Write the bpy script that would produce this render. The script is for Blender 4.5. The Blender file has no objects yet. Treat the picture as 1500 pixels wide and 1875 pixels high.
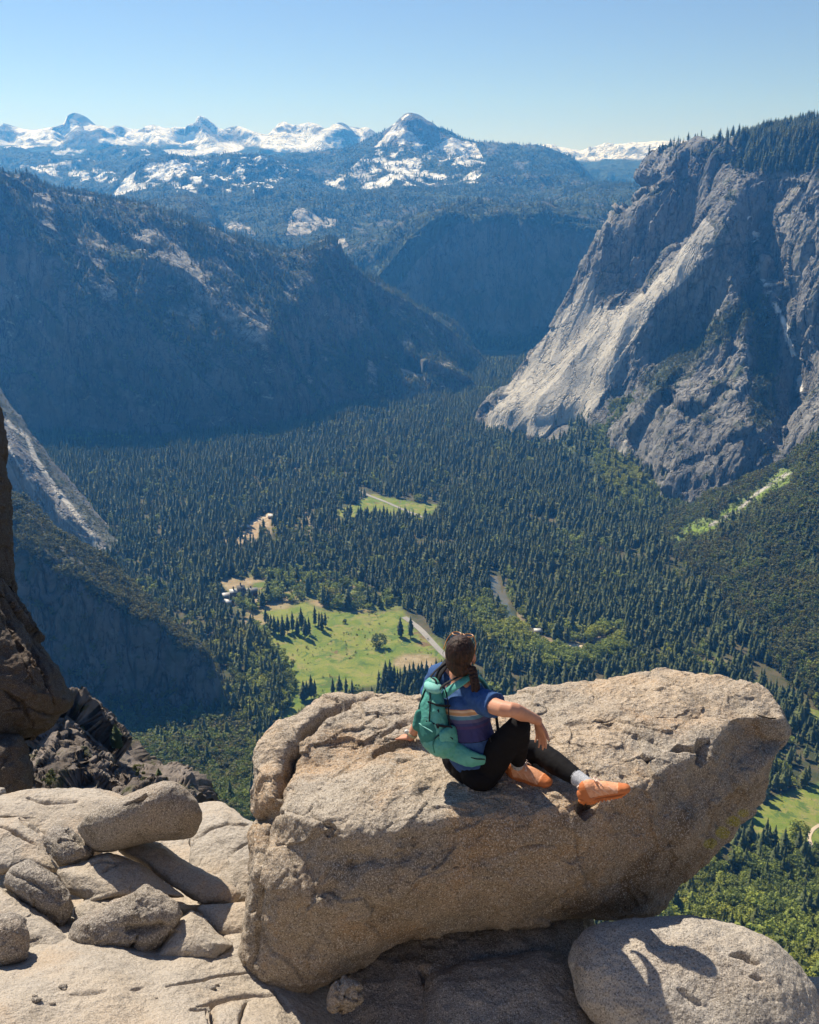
import bpy, math, random
import numpy as np
from mathutils import Vector
random.seed(7)
RNG = np.random.default_rng(11)
PI = math.pi
SC = bpy.context.scene
COL = SC.collection

# ------------------------------------------------------------------ camera geometry (photo pixels 1500 x 1875)
F_PX = 1823.0
PITCH = math.radians(18.1)
CP, SP = math.cos(PITCH), math.sin(PITCH)

def ray(px, py):
    px = np.asarray(px, float); py = np.asarray(py, float)
    a = (px - 750.0) / F_PX
    u = (937.5 - py) / F_PX
    return a, CP + u * SP, -SP + u * CP

def at(px, py, Y):
    """point seen at photo pixel (px, py) whose forward distance is Y metres"""
    a, dy, dz = ray(px, py)
    t = np.asarray(Y, float) / dy
    return np.stack([a * t, dy * t + 0 * a, dz * t], -1)

def att(px, py, t):
    a, dy, dz = ray(px, py)
    return np.array([a * t, dy * t, dz * t])

def on_z(px, py, z):
    a, dy, dz = ray(px, py)
    t = z / dz
    return np.stack([a * t, dy * t, dz * t], -1)

def proj(P):
    P = np.asarray(P, float)
    fw = P[..., 1] * CP - P[..., 2] * SP
    up = P[..., 1] * SP + P[..., 2] * CP
    fw = np.where(fw < 0.01, 0.01, fw)
    return 750 + P[..., 0] / fw * F_PX, 937.5 - up / fw * F_PX, fw

# ------------------------------------------------------------------ noise
_perm = np.random.default_rng(5).permutation(256)
_perm = np.concatenate([_perm, _perm, _perm])
_g = np.random.default_rng(6).normal(size=(256, 3)); _g /= np.linalg.norm(_g, axis=1)[:, None]

def pn(P, seed=0):
    P = P + seed * 17.31
    I = np.floor(P).astype(np.int64); Fp = P - I
    I &= 255
    w = Fp * Fp * Fp * (Fp * (Fp * 6 - 15) + 10)
    out = 0
    for dx in (0, 1):
        wx = w[:, 0] if dx else 1 - w[:, 0]
        hx = _perm[(I[:, 0] + dx) & 255]
        for dy in (0, 1):
            wy = w[:, 1] if dy else 1 - w[:, 1]
            hy = _perm[hx + ((I[:, 1] + dy) & 255)]
            for dz in (0, 1):
                wz = w[:, 2] if dz else 1 - w[:, 2]
                g = _g[_perm[hy + ((I[:, 2] + dz) & 255)]]
                d = g[:, 0] * (Fp[:, 0] - dx) + g[:, 1] * (Fp[:, 1] - dy) + g[:, 2] * (Fp[:, 2] - dz)
                out = out + wx * wy * wz * d
    return out * 1.5

def fbm(P, size, octaves=4, gain=0.5, ridged=False, seed=0, stretch=(1, 1, 1)):
    Q = P / size / np.asarray(stretch, float)
    s = 0; a = 1; tot = 0
    for k in range(octaves):
        n = pn(Q, seed + k * 3)
        if ridged: n = 1 - 2 * np.abs(n)
        s = s + a * n; tot += a
        a *= gain; Q = Q * 2.03
    return s / tot

_vr = np.random.default_rng(9).random((256, 7))
def facet(P, size, seed=0, axis=None, stretch=1.0, ids=False):
    """fractured blocks: every cell is a small tilted plane with its own height"""
    Q = np.asarray(P, float) / size + seed * 11.7
    if axis is not None:
        a = np.asarray(axis, float); a /= np.linalg.norm(a)
        al = Q @ a
        Q = Q - al[:, None] * a * (1 - 1 / stretch)
    wob = np.stack([pn(Q * 1.7, 31 + seed), pn(Q * 1.7, 37 + seed), pn(Q * 1.7, 41 + seed)], -1) * 0.22
    Q = Q + wob
    I = np.floor(Q).astype(np.int64)
    best = np.full(len(Q), 1e9); hgt = np.zeros(len(Q)); sec = np.full(len(Q), 1e9)
    for dx in (-1, 0, 1):
        for dy in (-1, 0, 1):
            for dz in (-1, 0, 1):
                J = I + (dx, dy, dz)
                h = _perm[_perm[_perm[J[:, 0] & 255] + (J[:, 1] & 255)] + (J[:, 2] & 255)]
                r = _vr[h]
                D = Q - J - r[:, :3]
                d = (D * D).sum(1)
                m = d < best
                sec = np.where(m, best, np.minimum(sec, d))
                hh = (r[:, 3] - 0.5) + (D * (r[:, 4:7] - 0.5)).sum(1) * 1.6
                best = np.where(m, d, best); hgt = np.where(m, hh, hgt)
    return hgt

def fbm_ax(P, size, octaves, axis, stretch, ridged=False, seed=0, gain=0.5):
    a = np.asarray(axis, float); a /= np.linalg.norm(a)
    al = P @ a
    return fbm(P - al[:, None] * a * (1 - 1 / stretch), size, octaves, gain, ridged, seed)

def sstep(x, a, b):
    t = np.clip((x - a) / (b - a), 0, 1)
    return t * t * (3 - 2 * t)

def inpoly(px, py, poly):
    px = np.asarray(px, float); py = np.asarray(py, float)
    r = np.zeros(px.shape, bool)
    n = len(poly)
    for i in range(n):
        x0, y0 = poly[i]; x1, y1 = poly[(i + 1) % n]
        if y0 == y1: continue
        c = ((y0 > py) != (y1 > py)) & (px < (x1 - x0) * (py - y0) / (y1 - y0) + x0)
        r ^= c
    return r

def dist_line(px, py, line):
    """distance in the plane to a polyline, and position along it 0..1"""
    best = np.full(np.shape(px), 1e9); par = np.zeros(np.shape(px))
    n = len(line) - 1
    for i in range(n):
        x0, y0 = line[i][:2]; x1, y1 = line[i + 1][:2]
        L = (x1 - x0) ** 2 + (y1 - y0) ** 2 + 1e-12
        t = np.clip(((px - x0) * (x1 - x0) + (py - y0) * (y1 - y0)) / L, 0, 1)
        d = np.hypot(px - x0 - t * (x1 - x0), py - y0 - t * (y1 - y0))
        m = d < best
        best = np.where(m, d, best); par = np.where(m, (i + t) / n, par)
    return best, par

def pchip(x, Y, q):
    """monotone cubic through (x, Y[k]) sampled at q; Y is (n, m)"""
    x = np.asarray(x, float); Y = np.asarray(Y, float)
    h = np.diff(x); d = np.diff(Y, axis=0) / h[:, None]
    n = len(x)
    m = np.zeros_like(Y)
    if n > 2:
        same = d[:-1] * d[1:] > 0
        w1 = (2 * h[1:] + h[:-1])[:, None]; w2 = (h[1:] + 2 * h[:-1])[:, None]
        dd0 = np.where(same, d[:-1], 1); dd1 = np.where(same, d[1:], 1)
        m[1:-1] = np.where(same, (w1 + w2) / (w1 / dd0 + w2 / dd1), 0)
    m[0] = d[0]; m[-1] = d[-1]
    k = np.clip(np.searchsorted(x, q, side='right') - 1, 0, n - 2)
    t = ((q - x[k]) / h[k])[:, None]; hh = h[k][:, None]
    return ((2 * t**3 - 3 * t**2 + 1) * Y[k] + (t**3 - 2 * t**2 + t) * hh * m[k]
            + (-2 * t**3 + 3 * t**2) * Y[k + 1] + (t**3 - t**2) * hh * m[k + 1])

# ------------------------------------------------------------------ meshes and objects
def mesh_np(name, V, Fc, mat=None, smooth=True, attrs=None):
    me = bpy.data.meshes.new(name)
    V = np.asarray(V, np.float32)
    me.vertices.add(len(V)); me.vertices.foreach_set('co', V.ravel())
    if isinstance(Fc, np.ndarray):
        k = Fc.shape[1]
        me.loops.add(Fc.size); me.loops.foreach_set('vertex_index', Fc.astype(np.int32).ravel())
        me.polygons.add(len(Fc)); me.polygons.foreach_set('loop_start', np.arange(0, Fc.size, k, dtype=np.int32))
        me.polygons.foreach_set('loop_total', np.full(len(Fc), k, np.int32))
    else:
        tot = np.array([len(f) for f in Fc], np.int32)
        flat = np.array([i for f in Fc for i in f], np.int32)
        me.loops.add(len(flat)); me.loops.foreach_set('vertex_index', flat)
        me.polygons.add(len(Fc)); me.polygons.foreach_set('loop_start', (np.cumsum(tot) - tot).astype(np.int32))
        me.polygons.foreach_set('loop_total', tot)
    me.update(calc_edges=True)
    if smooth: me.polygons.foreach_set('use_smooth', np.ones(len(me.polygons), bool))
    for k, v in (attrs or {}).items():
        v = np.asarray(v, np.float32)
        if v.ndim == 1:
            a = me.attributes.new(k, 'FLOAT', 'POINT'); a.data.foreach_set('value', v)
        else:
            a = me.attributes.new(k, 'FLOAT_VECTOR', 'POINT'); a.data.foreach_set('vector', v.ravel())
    if mat: me.materials.append(mat)
    return me

def link(name, me, parent=None, loc=None):
    o = bpy.data.objects.new(name, me); COL.objects.link(o)
    if loc is not None: o.location = loc
    if parent is not None: o.parent = parent
    return o

def tag(o, label=None, cat=None, group=None, kind=None):
    if label: o['label'] = label
    if cat: o['category'] = cat
    if group: o['group'] = group
    if kind: o['kind'] = kind
    return o

def empty(name, loc):
    o = bpy.data.objects.new(name, None); COL.objects.link(o); o.location = loc
    o.empty_display_size = 0.1
    return o

def centred(name, V, Fc, mat, parent=None, attrs=None, origin=None):
    """mesh object whose origin sits at the base of its shape"""
    V = np.asarray(V, float)
    if parent is not None:
        org = np.array(parent.location)
        me = mesh_np(name, V - org, Fc, mat, attrs=attrs)
        return link(name, me, parent)
    org = origin if origin is not None else np.array([V[:, 0].mean(), V[:, 1].mean(), V[:, 2].min()])
    me = mesh_np(name, V - org, Fc, mat, attrs=attrs)
    return link(name, me, None, org)

def grid_faces(nv, nu, wrap=False):
    i = np.arange(nv - 1)[:, None] * nu
    if wrap:
        j = np.arange(nu)[None]; j2 = (j + 1) % nu
    else:
        j = np.arange(nu - 1)[None]; j2 = j + 1
    a = i + j; b = i + j2
    return np.stack([a, b, b + nu, a + nu], -1).reshape(-1, 4)

def grid_normals(G, wrap=False):
    du = (np.roll(G, -1, 1) - np.roll(G, 1, 1)) if wrap else np.gradient(G, axis=1)
    dv = np.gradient(G, axis=0)
    n = np.cross(du, dv)
    return n / (np.linalg.norm(n, axis=-1, keepdims=True) + 1e-12)

def merged(parts):
    V = []; Fc = []; o = 0
    for v, f in parts:
        V.append(np.asarray(v, float))
        Fc.extend([[i + o for i in q] for q in (f.tolist() if isinstance(f, np.ndarray) else f)])
        o += len(v)
    return np.concatenate(V), Fc

def remesh(parts, voxel, smooth=4, factor=0.5):
    """voxel union of closed pieces -> (V, quads)"""
    V, Fc = merged(parts)
    me = mesh_np('tmp', V, Fc)
    o = bpy.data.objects.new('tmp', me); COL.objects.link(o)
    m = o.modifiers.new('r', 'REMESH'); m.mode = 'VOXEL'; m.voxel_size = voxel; m.adaptivity = 0
    if smooth:
        s = o.modifiers.new('s', 'SMOOTH'); s.iterations = smooth; s.factor = factor
    dg = bpy.context.evaluated_depsgraph_get(); dg.update()
    e = o.evaluated_get(dg); m2 = e.to_mesh()
    n = len(m2.vertices)
    VV = np.empty(n * 3, np.float32); m2.vertices.foreach_get('co', VV)
    nrm = np.empty(n * 3, np.float32); m2.vertices.foreach_get('normal', nrm)
    ff = [list(p.vertices) for p in m2.polygons]
    e.to_mesh_clear()
    bpy.data.objects.remove(o); bpy.data.meshes.remove(me)
    if all(len(q) == 4 for q in ff): ff = np.array(ff)
    return VV.reshape(-1, 3).astype(float), ff, nrm.reshape(-1, 3).astype(float)

# ------------------------------------------------------------------ shader helpers
class NT:
    def __init__(self, name):
        self.m = bpy.data.materials.new(name); self.m.use_nodes = True
        self.t = self.m.node_tree; self.t.nodes.clear()
        self.out = self.t.nodes.new('ShaderNodeOutputMaterial')
        self.b = self.t.nodes.new('ShaderNodeBsdfPrincipled')
        self.t.links.new(self.b.outputs[0], self.out.inputs[0])
        self.b.inputs['Roughness'].default_value = 0.9
        self.b.inputs['Specular IOR Level'].default_value = 0.25
        self.geo = self.t.nodes.new('ShaderNodeNewGeometry')
        self.pos = self.geo.outputs['Position']
    def L(self, a, b): self.t.links.new(a, b)
    def setin(self, s, v):
        if isinstance(v, bpy.types.NodeSocket): self.L(v, s)
        elif isinstance(v, (tuple, list)) and len(v) == 3 and s.type == 'RGBA': s.default_value = (*v, 1)
        else: s.default_value = v
    def noise(self, scale, detail=4, rough=0.55, vec=None, dist=0.0, out=0):
        n = self.t.nodes.new('ShaderNodeTexNoise'); n.inputs['Scale'].default_value = scale
        n.inputs['Detail'].default_value = detail; n.inputs['Roughness'].default_value = rough
        n.inputs['Distortion'].default_value = dist
        self.L(vec or self.pos, n.inputs['Vector']); return n.outputs[out]
    def vor(self, scale, vec=None, feature='F1', out='Distance'):
        n = self.t.nodes.new('ShaderNodeTexVoronoi'); n.feature = feature; n.inputs['Scale'].default_value = scale
        self.L(vec or self.pos, n.inputs['Vector']); return n.outputs[out]
    def stretch(self, s, vec=None):
        n = self.t.nodes.new('ShaderNodeMapping'); n.inputs['Scale'].default_value = s
        self.L(vec or self.pos, n.inputs['Vector']); return n.outputs[0]
    def ramp(self, v, a, b, ca=0.0, cb=1.0):
        n = self.t.nodes.new('ShaderNodeMapRange'); n.interpolation_type = 'SMOOTHSTEP'
        self.setin(n.inputs['Value'], v)
        n.inputs['From Min'].default_value = a; n.inputs['From Max'].default_value = b
        n.inputs['To Min'].default_value = ca; n.inputs['To Max'].default_value = cb
        return n.outputs[0]
    def mix(self, f, a, b, mode='MIX'):
        n = self.t.nodes.new('ShaderNodeMix'); n.data_type = 'RGBA'; n.blend_type = mode
        self.setin(n.inputs[0], f); self.setin(n.inputs[6], a); self.setin(n.inputs[7], b)
        return n.outputs[2]
    def math(self, op, a, b=0.0):
        n = self.t.nodes.new('ShaderNodeMath'); n.operation = op
        self.setin(n.inputs[0], a); self.setin(n.inputs[1], b); return n.outputs[0]
    def attr(self, name, out='Fac'):
        n = self.t.nodes.new('ShaderNodeAttribute'); n.attribute_name = name; return n.outputs[out]
    def bump(self, h, strength, dist, prev=None):
        n = self.t.nodes.new('ShaderNodeBump'); n.inputs['Strength'].default_value = strength
        n.inputs['Distance'].default_value = dist
        self.L(h, n.inputs['Height'])
        if prev: self.L(prev, n.inputs['Normal'])
        return n.outputs[0]
    def done(self, col, normal=None, rough=None):
        self.setin(self.b.inputs['Base Color'], col)
        if normal: self.L(normal, self.b.inputs['Normal'])
        if rough is not None: self.setin(self.b.inputs['Roughness'], rough)
        return self.m
# ------------------------------------------------------------------ materials
M = {}
def rock_near(name, tan, grey, orange, orange_amt, grain=1.0, lichen=0.5):
    n = NT(name)
    big = n.noise(1.3, 5, 0.6)
    c = n.mix(n.ramp(big, 0.36, 0.64), grey, tan)
    c = n.mix(n.math('MULTIPLY', n.ramp(n.noise(1.9, 6, 0.62, dist=0.4), 0.50, 0.66), orange_amt), c, orange)
    # weathering blotches, lichen
    c = n.mix(n.math('MULTIPLY', n.ramp(n.noise(5.5, 8, 0.68), 0.50, 0.66), lichen), c, (0.13, 0.105, 0.075))
    if name == 'granite':
        c = n.mix(n.math('MULTIPLY', n.attr('stain_shade'), n.ramp(n.noise(3.5, 7, 0.7), 0.30, 0.55, 0.35, 1.0)), c, (0.125, 0.085, 0.048))  # brown stains, plus shade painted into the colour of the front face
        c = n.mix(n.attr('moss'), c, (0.36, 0.31, 0.03))
    c = n.mix(n.math('MULTIPLY', n.ramp(n.noise(17, 6, 0.7), 0.56, 0.72), 0.45 * lichen), c, (0.06, 0.052, 0.045))
    # salt and pepper grain
    g1 = n.noise(95, 3, 0.75)
    c = n.mix(n.math('MULTIPLY', n.ramp(g1, 0.50, 0.61), 0.72 * grain), c, (0.07, 0.058, 0.048))
    g2 = n.noise(130, 2, 0.7, vec=n.stretch((1.1, 1.0, 0.9)))
    c = n.mix(n.math('MULTIPLY', n.ramp(g2, 0.53, 0.64), 0.75 * grain), c, (0.62, 0.56, 0.48))
    h = n.math('ADD', n.noise(30, 6, 0.65), n.math('MULTIPLY', n.noise(8, 5, 0.6), 1.2))
    nb = n.bump(h, 0.75, 0.03)
    nb = n.bump(g1, 0.5, 0.008, nb)
    return n.done(c, nb, 0.92)
M['hero'] = rock_near('granite', (0.46, 0.355, 0.25), (0.37, 0.315, 0.25), (0.45, 0.27, 0.13), 0.6, 1.0, 0.38)
M['pale'] = rock_near('pale_granite', (0.46, 0.385, 0.30), (0.42, 0.37, 0.31), (0.48, 0.33, 0.20), 0.35, 0.55, 0.22)
M['boulder'] = rock_near('grey_granite', (0.46, 0.405, 0.335), (0.41, 0.37, 0.325), (0.42, 0.29, 0.17), 0.22, 1.0, 0.4)
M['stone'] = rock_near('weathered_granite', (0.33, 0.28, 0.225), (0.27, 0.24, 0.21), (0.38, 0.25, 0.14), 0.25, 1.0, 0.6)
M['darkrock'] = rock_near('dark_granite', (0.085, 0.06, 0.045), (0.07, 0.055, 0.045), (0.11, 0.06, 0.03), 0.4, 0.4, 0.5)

def mountain(name, rock, rock2, veg, scale=1.0, bumpd=6.0, streak=0.5):
    n = NT(name)
    a = n.noise(0.004 * scale, 8, 0.62)
    st = n.noise(0.02 * scale, 7, 0.65, vec=n.stretch((1, 1, 0.22)))
    c = n.mix(n.ramp(a, 0.35, 0.65), rock, rock2)
    c = n.mix(n.math('MULTIPLY', n.ramp(st, 0.48, 0.66), streak), c, tuple(x * 0.42 for x in rock))
    c = n.mix(n.math('MULTIPLY', n.ramp(n.noise(0.045 * scale, 5, 0.7), 0.54, 0.68), 0.5), c, tuple(min(0.62, x * 1.35) for x in rock))
    vc = n.mix(n.ramp(n.noise(0.03 * scale, 5, 0.7), 0.38, 0.66), veg, tuple(x * 1.9 for x in veg))
    c = n.mix(n.attr('veg'), c, vc)
    c = n.mix(n.attr('pale'), c, (0.50, 0.48, 0.44))
    c = n.mix(n.attr('grass'), c, (0.18, 0.26, 0.042))
    c = n.mix(n.attr('snow'), c, (0.86, 0.88, 0.90))
    mp = n.t.nodes.new('ShaderNodeMapping'); mp.inputs['Rotation'].default_value = (0.30, 0.42 if name != 'shaded_wall_granite' else -0.5, 0); mp.inputs['Scale'].default_value = (1, 1, 0.16)
    n.L(n.pos, mp.inputs['Vector'])
    def cracks(sc, w, amt, cc):
        q = n.noise(sc * scale, 4, 0.6, vec=mp.outputs[0], dist=0.25)
        a_ = n.math('ABSOLUTE', n.math('SUBTRACT', q, 0.5))
        return n.mix(n.math('MULTIPLY', n.math('MULTIPLY', n.math('SUBTRACT', 1.0, n.ramp(a_, 0.0, w)), amt), n.math('SUBTRACT', 1.0, n.attr('calm'))), cc, tuple(x * 0.22 for x in rock2)), a_
    keep = c
    c, a1 = cracks(0.013, 0.016, 0.75, c); c, a2 = cracks(0.045, 0.022, 0.65, c)
    sp_ = n.noise(0.11 * scale, 5, 0.75)
    c = n.mix(n.math('MULTIPLY', n.math('MULTIPLY', n.ramp(sp_, 0.54, 0.64), 0.5 * (1 if scale == 1 else 0)), n.math('SUBTRACT', 1.0, n.attr('calm'))), c, (0.05, 0.055, 0.035))
    c = n.mix(n.attr('veg'), c, keep); c = n.mix(n.attr('snow'), c, keep)
    nb = n.bump(st, 0.6, bumpd / scale)
    nb = n.bump(n.ramp(a1, 0, 0.03), 0.8, bumpd * 1.2 / scale, nb)
    nb = n.bump(n.ramp(a2, 0, 0.04), 0.7, bumpd * 0.5 / scale, nb)
    nb = n.bump(n.noise(0.06 * scale, 7, 0.7), 0.6, bumpd * 0.6 / scale, nb)
    return n.done(c, nb, 0.95)
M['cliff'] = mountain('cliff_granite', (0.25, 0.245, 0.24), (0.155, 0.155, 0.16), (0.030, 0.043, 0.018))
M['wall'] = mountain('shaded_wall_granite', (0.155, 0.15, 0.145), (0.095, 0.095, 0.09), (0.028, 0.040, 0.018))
M['far'] = mountain('far_mountain', (0.17, 0.17, 0.168), (0.12, 0.12, 0.118), (0.022, 0.034, 0.018), 0.35, 8.0)

def m_outcrop():
    n = NT('outcrop_rock')
    c = n.mix(n.ramp(n.noise(0.15, 6, 0.65), 0.35, 0.65), (0.11, 0.09, 0.075), (0.24, 0.20, 0.17))
    c = n.mix(n.ramp(n.noise(0.5, 6, 0.7), 0.52, 0.66), c, (0.08, 0.07, 0.06))
    c = n.mix(n.math('MULTIPLY', n.ramp(n.noise(0.35, 5, 0.7), 0.55, 0.68), 0.8), c, (0.07, 0.075, 0.025))
    return n.done(c, n.bump(n.noise(1.5, 7, 0.7), 0.8, 0.4), 0.95)
M['outcrop'] = m_outcrop()
def m_floor():
    n = NT('forest_floor')
    c = n.mix(n.ramp(n.noise(0.03, 6, 0.65), 0.4, 0.62), (0.045, 0.055, 0.022), (0.10, 0.085, 0.05))
    c = n.mix(n.ramp(n.noise(0.012, 5, 0.6), 0.52, 0.7), c, (0.07, 0.10, 0.03))
    g = n.mix(n.ramp(n.noise(0.02, 7, 0.68, dist=0.6), 0.36, 0.64), (0.115, 0.175, 0.028), (0.21, 0.23, 0.052))
    g = n.mix(n.ramp(n.noise(0.05, 6, 0.7), 0.50, 0.66), g, (0.25, 0.22, 0.09))
    g = n.mix(n.ramp(n.noise(0.028, 7, 0.72, dist=1.2), 0.52, 0.62), g, (0.075, 0.13, 0.03))
    g = n.mix(n.ramp(n.noise(0.017, 6, 0.7, dist=0.8), 0.60, 0.68), g, (0.16, 0.11, 0.055))
    g = n.mix(n.math('MULTIPLY', n.ramp(n.noise(0.3, 4, 0.7), 0.55, 0.7), 0.35), g, (0.06, 0.09, 0.02))
    c = n.mix(n.attr('grass'), c, g)
    dr = n.mix(n.ramp(n.noise(0.06, 6, 0.7), 0.4, 0.65), (0.30, 0.22, 0.13), (0.42, 0.33, 0.23))
    c = n.mix(n.attr('dry'), c, dr)
    return n.done(c, n.bump(n.noise(0.25, 5, 0.7), 0.6, 1.5), 0.95)
M['floor'] = m_floor()
def simple(name, col, rough=0.8, var=0.0, vs=5.0, bump=0.0, spec=0.25):
    n = NT(name); n.b.inputs['Specular IOR Level'].default_value = spec
    c = col
    nb = None
    if var: c = n.mix(n.math('MULTIPLY', n.ramp(n.noise(vs, 5, 0.6), 0.35, 0.65), var), col, tuple(x * 0.55 for x in col))
    if bump: nb = n.bump(n.noise(vs * 3, 4, 0.6), 0.6, bump)
    return n.done(c, nb, rough)
M['asphalt'] = simple('pale_asphalt', (0.30, 0.29, 0.28), 0.9, 0.3, 0.05)
M['sand'] = simple('river_sand', (0.55, 0.45, 0.33), 0.95, 0.3, 0.05)
def m_water():
    n = NT('river_water'); n.b.inputs['Specular IOR Level'].default_value = 0.5
    c = n.mix(n.ramp(n.noise(0.008, 3), 0.4, 0.6), (0.055, 0.07, 0.045), (0.13, 0.11, 0.06))
    return n.done(c, n.bump(n.noise(0.4, 3), 0.1, 0.1), 0.15)
M['water'] = m_water()

def m_leaf(name, dark, light, vary=0.25, size=0.25):
    n = NT(name)
    oi = n.t.nodes.new('ShaderNodeObjectInfo')
    c = n.mix(n.ramp(n.noise(size, 4, 0.7), 0.35, 0.65), dark, light)
    c = n.mix(n.math('MULTIPLY', oi.outputs['Random'], vary), c, tuple(min(1, x * 1.9) for x in light))
    big_ = n.noise(0.0045, 5, 0.65)
    c = n.mix(n.ramp(big_, 0.50, 0.66), c, tuple(x * k for x, k in zip(light, (1.25, 1.15, 0.9))))
    c = n.mix(n.math('MULTIPLY', n.ramp(n.noise(0.02, 4, 0.7), 0.58, 0.68), 0.5), c, (light[0] * 1.5, light[1] * 1.1, light[2]))
    n.b.inputs['Roughness'].default_value = 0.75
    tr = n.t.nodes.new('ShaderNodeBsdfTranslucent'); n.L(c, tr.inputs['Color'])
    ms = n.t.nodes.new('ShaderNodeMixShader'); ms.inputs[0].default_value = 0.28
    n.setin(n.b.inputs['Base Color'], c)
    n.L(n.b.outputs[0], ms.inputs[1]); n.L(tr.outputs[0], ms.inputs[2]); n.L(ms.outputs[0], n.out.inputs[0])
    return n.m
M['needle'] = m_leaf('conifer_needles', (0.042, 0.058, 0.024), (0.100, 0.122, 0.044), 0.5)
M['leaf'] = m_leaf('oak_leaves', (0.07, 0.105, 0.026), (0.15, 0.185, 0.045), 0.3)
M['lime'] = m_leaf('spring_leaves', (0.15, 0.20, 0.035), (0.27, 0.31, 0.07), 0.3)
M['brush'] = m_leaf('chaparral_leaves', (0.055, 0.068, 0.024), (0.13, 0.13, 0.045), 0.45)
M['bark'] = simple('bark', (0.13, 0.085, 0.055), 0.95, 0.5, 1.5)
# ------------------------------------------------------------------ land
FLOOR = -750.0
def smax(a, b, k):
    h = np.clip(0.5 + 0.5 * (b - a) / k, 0, 1)
    return a * (1 - h) + b * h + k * h * (1 - h)
def ground_h(x, y):
    x = np.asarray(x, float); y = np.asarray(y, float)
    P = np.stack([x, y, 0 * x], -1).reshape(-1, 3)
    n = fbm(P, 180, 3).reshape(x.shape)
    z = FLOOR + 5 * n
    # talus below the lookout rises towards the camera, more on the left
    edge = 1270 - 330 * sstep(x, -260, 120)
    z = z + np.maximum(0, edge - y) * (0.42 + 0.1 * n) * sstep(edge - y, 0, 120)
    # forest climbs gently towards the foot of the right-hand cliffs and up-canyon
    return z

def patch(rows, nu, nv, back=(200, 250), left_back=None, right_back=None, base_drop=60, disp=(), seed=0, edge_keep=0.0):
    """skyline-to-base surface through rows of (photo x, photo y, forward distance)"""
    qs = np.linspace(0, 1, nu)
    R = []
    for r in rows:
        r = np.array(r, float)
        W = at(r[:, 0], r[:, 1], r[:, 2])
        u = (r[:, 0] - r[0, 0]) / (r[-1, 0] - r[0, 0])
        R.append(pchip(u, W, qs))
    R = np.array(R)
    top = R[0]
    b1 = top + np.array([0, back[0] * 0.35, -back[1] * 0.12]); b2 = top + np.array([0, back[0], -back[1]])
    bot = R[-1] + np.array([0, -8, -base_drop])
    R = np.concatenate([b2[None], b1[None], R, bot[None]])
    vs = [-0.55, -0.22] + list(range(len(rows))) + [len(rows) - 1 + 0.15]
    q = np.concatenate([np.linspace(vs[0], 0, max(6, nv // 10), endpoint=False), np.linspace(0, vs[-1], nv)])
    G = np.stack([pchip(vs, R[:, k], q) for k in range(nu)], 1)
    if left_back is not None:
        L = []
        for s in (1.0, 0.75, 0.5, 0.3, 0.12):
            L.append(G[:, :1] + s * np.asarray(left_back, float))
        G = np.concatenate(L + [G], 1)
    if right_back is not None:
        L = []
        for s in (0.12, 0.3, 0.5, 0.75, 1.0):
            L.append(G[:, -1:] + s * np.asarray(right_back, float))
        G = np.concatenate([G] + L, 1)
    for dsp in disp:
        kind = dsp[0] if isinstance(dsp[0], str) else 'n'
        if isinstance(dsp[0], str): dsp = dsp[1:]
        N = grid_normals(G)
        if N[N.shape[0] // 2, N.shape[1] // 2, 1] > 0: N = -N
        P = G.reshape(-1, 3)
        mask = 1.0
        if callable(dsp[-1]):
            mask = dsp[-1](*proj(P)[:2]).reshape(G.shape[:2]); dsp = dsp[:-1]
        if kind == 'n':
            amp, size, octv, ridged, stretch = dsp
            d = fbm(P, size, octv, 0.5, ridged, seed, stretch)
            if ridged: d = d - 0.45
        elif kind == 'f':                      # fractured blocks, elongated along an axis
            amp, size, axis, stretch = dsp
            d = facet(P, size, seed, axis, stretch)
        elif kind == 'a':                      # noise elongated along an axis
            amp, size, octv, ridged, axis, stretch = dsp
            d = fbm_ax(P, size, octv, axis, stretch, ridged, seed)
            if ridged: d = d - 0.45
        d = d.reshape(G.shape[:2])
        w = 1.0
        if edge_keep:
            vv = q[:, None]
            w = edge_keep + (1 - edge_keep) * sstep(np.abs(vv), 0, 0.35)
        G = G + N * (d * amp * w * mask)[..., None]
        seed += 5
    return G

def land(name, G, mat, label, attrs=None, wrap=False):
    nv, nu = G.shape[:2]
    V = G.reshape(-1, 3)
    z0 = np.zeros(len(V))
    at_ = {'veg': z0, 'snow': z0, 'pale': z0, 'grass': z0, 'calm': z0}
    at_.update(attrs or {})
    f = grid_faces(nv, nu)
    # orient towards the camera/up
    n = grid_normals(G)
    c = G - 0
    s = (n * (-c)).sum(-1)
    if np.median(s) < 0: f = f[:, ::-1]
    o = link(name, mesh_np(name, V, f, mat, attrs=at_))
    tag(o, label, kind='structure')
    return o

def info(G):
    V = G.reshape(-1, 3); px, py, fw = proj(V)
    n = grid_normals(G).reshape(-1, 3)
    n = np.where(n[:, 2:3] < 0, -n, n)
    return V, px, py, n

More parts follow.
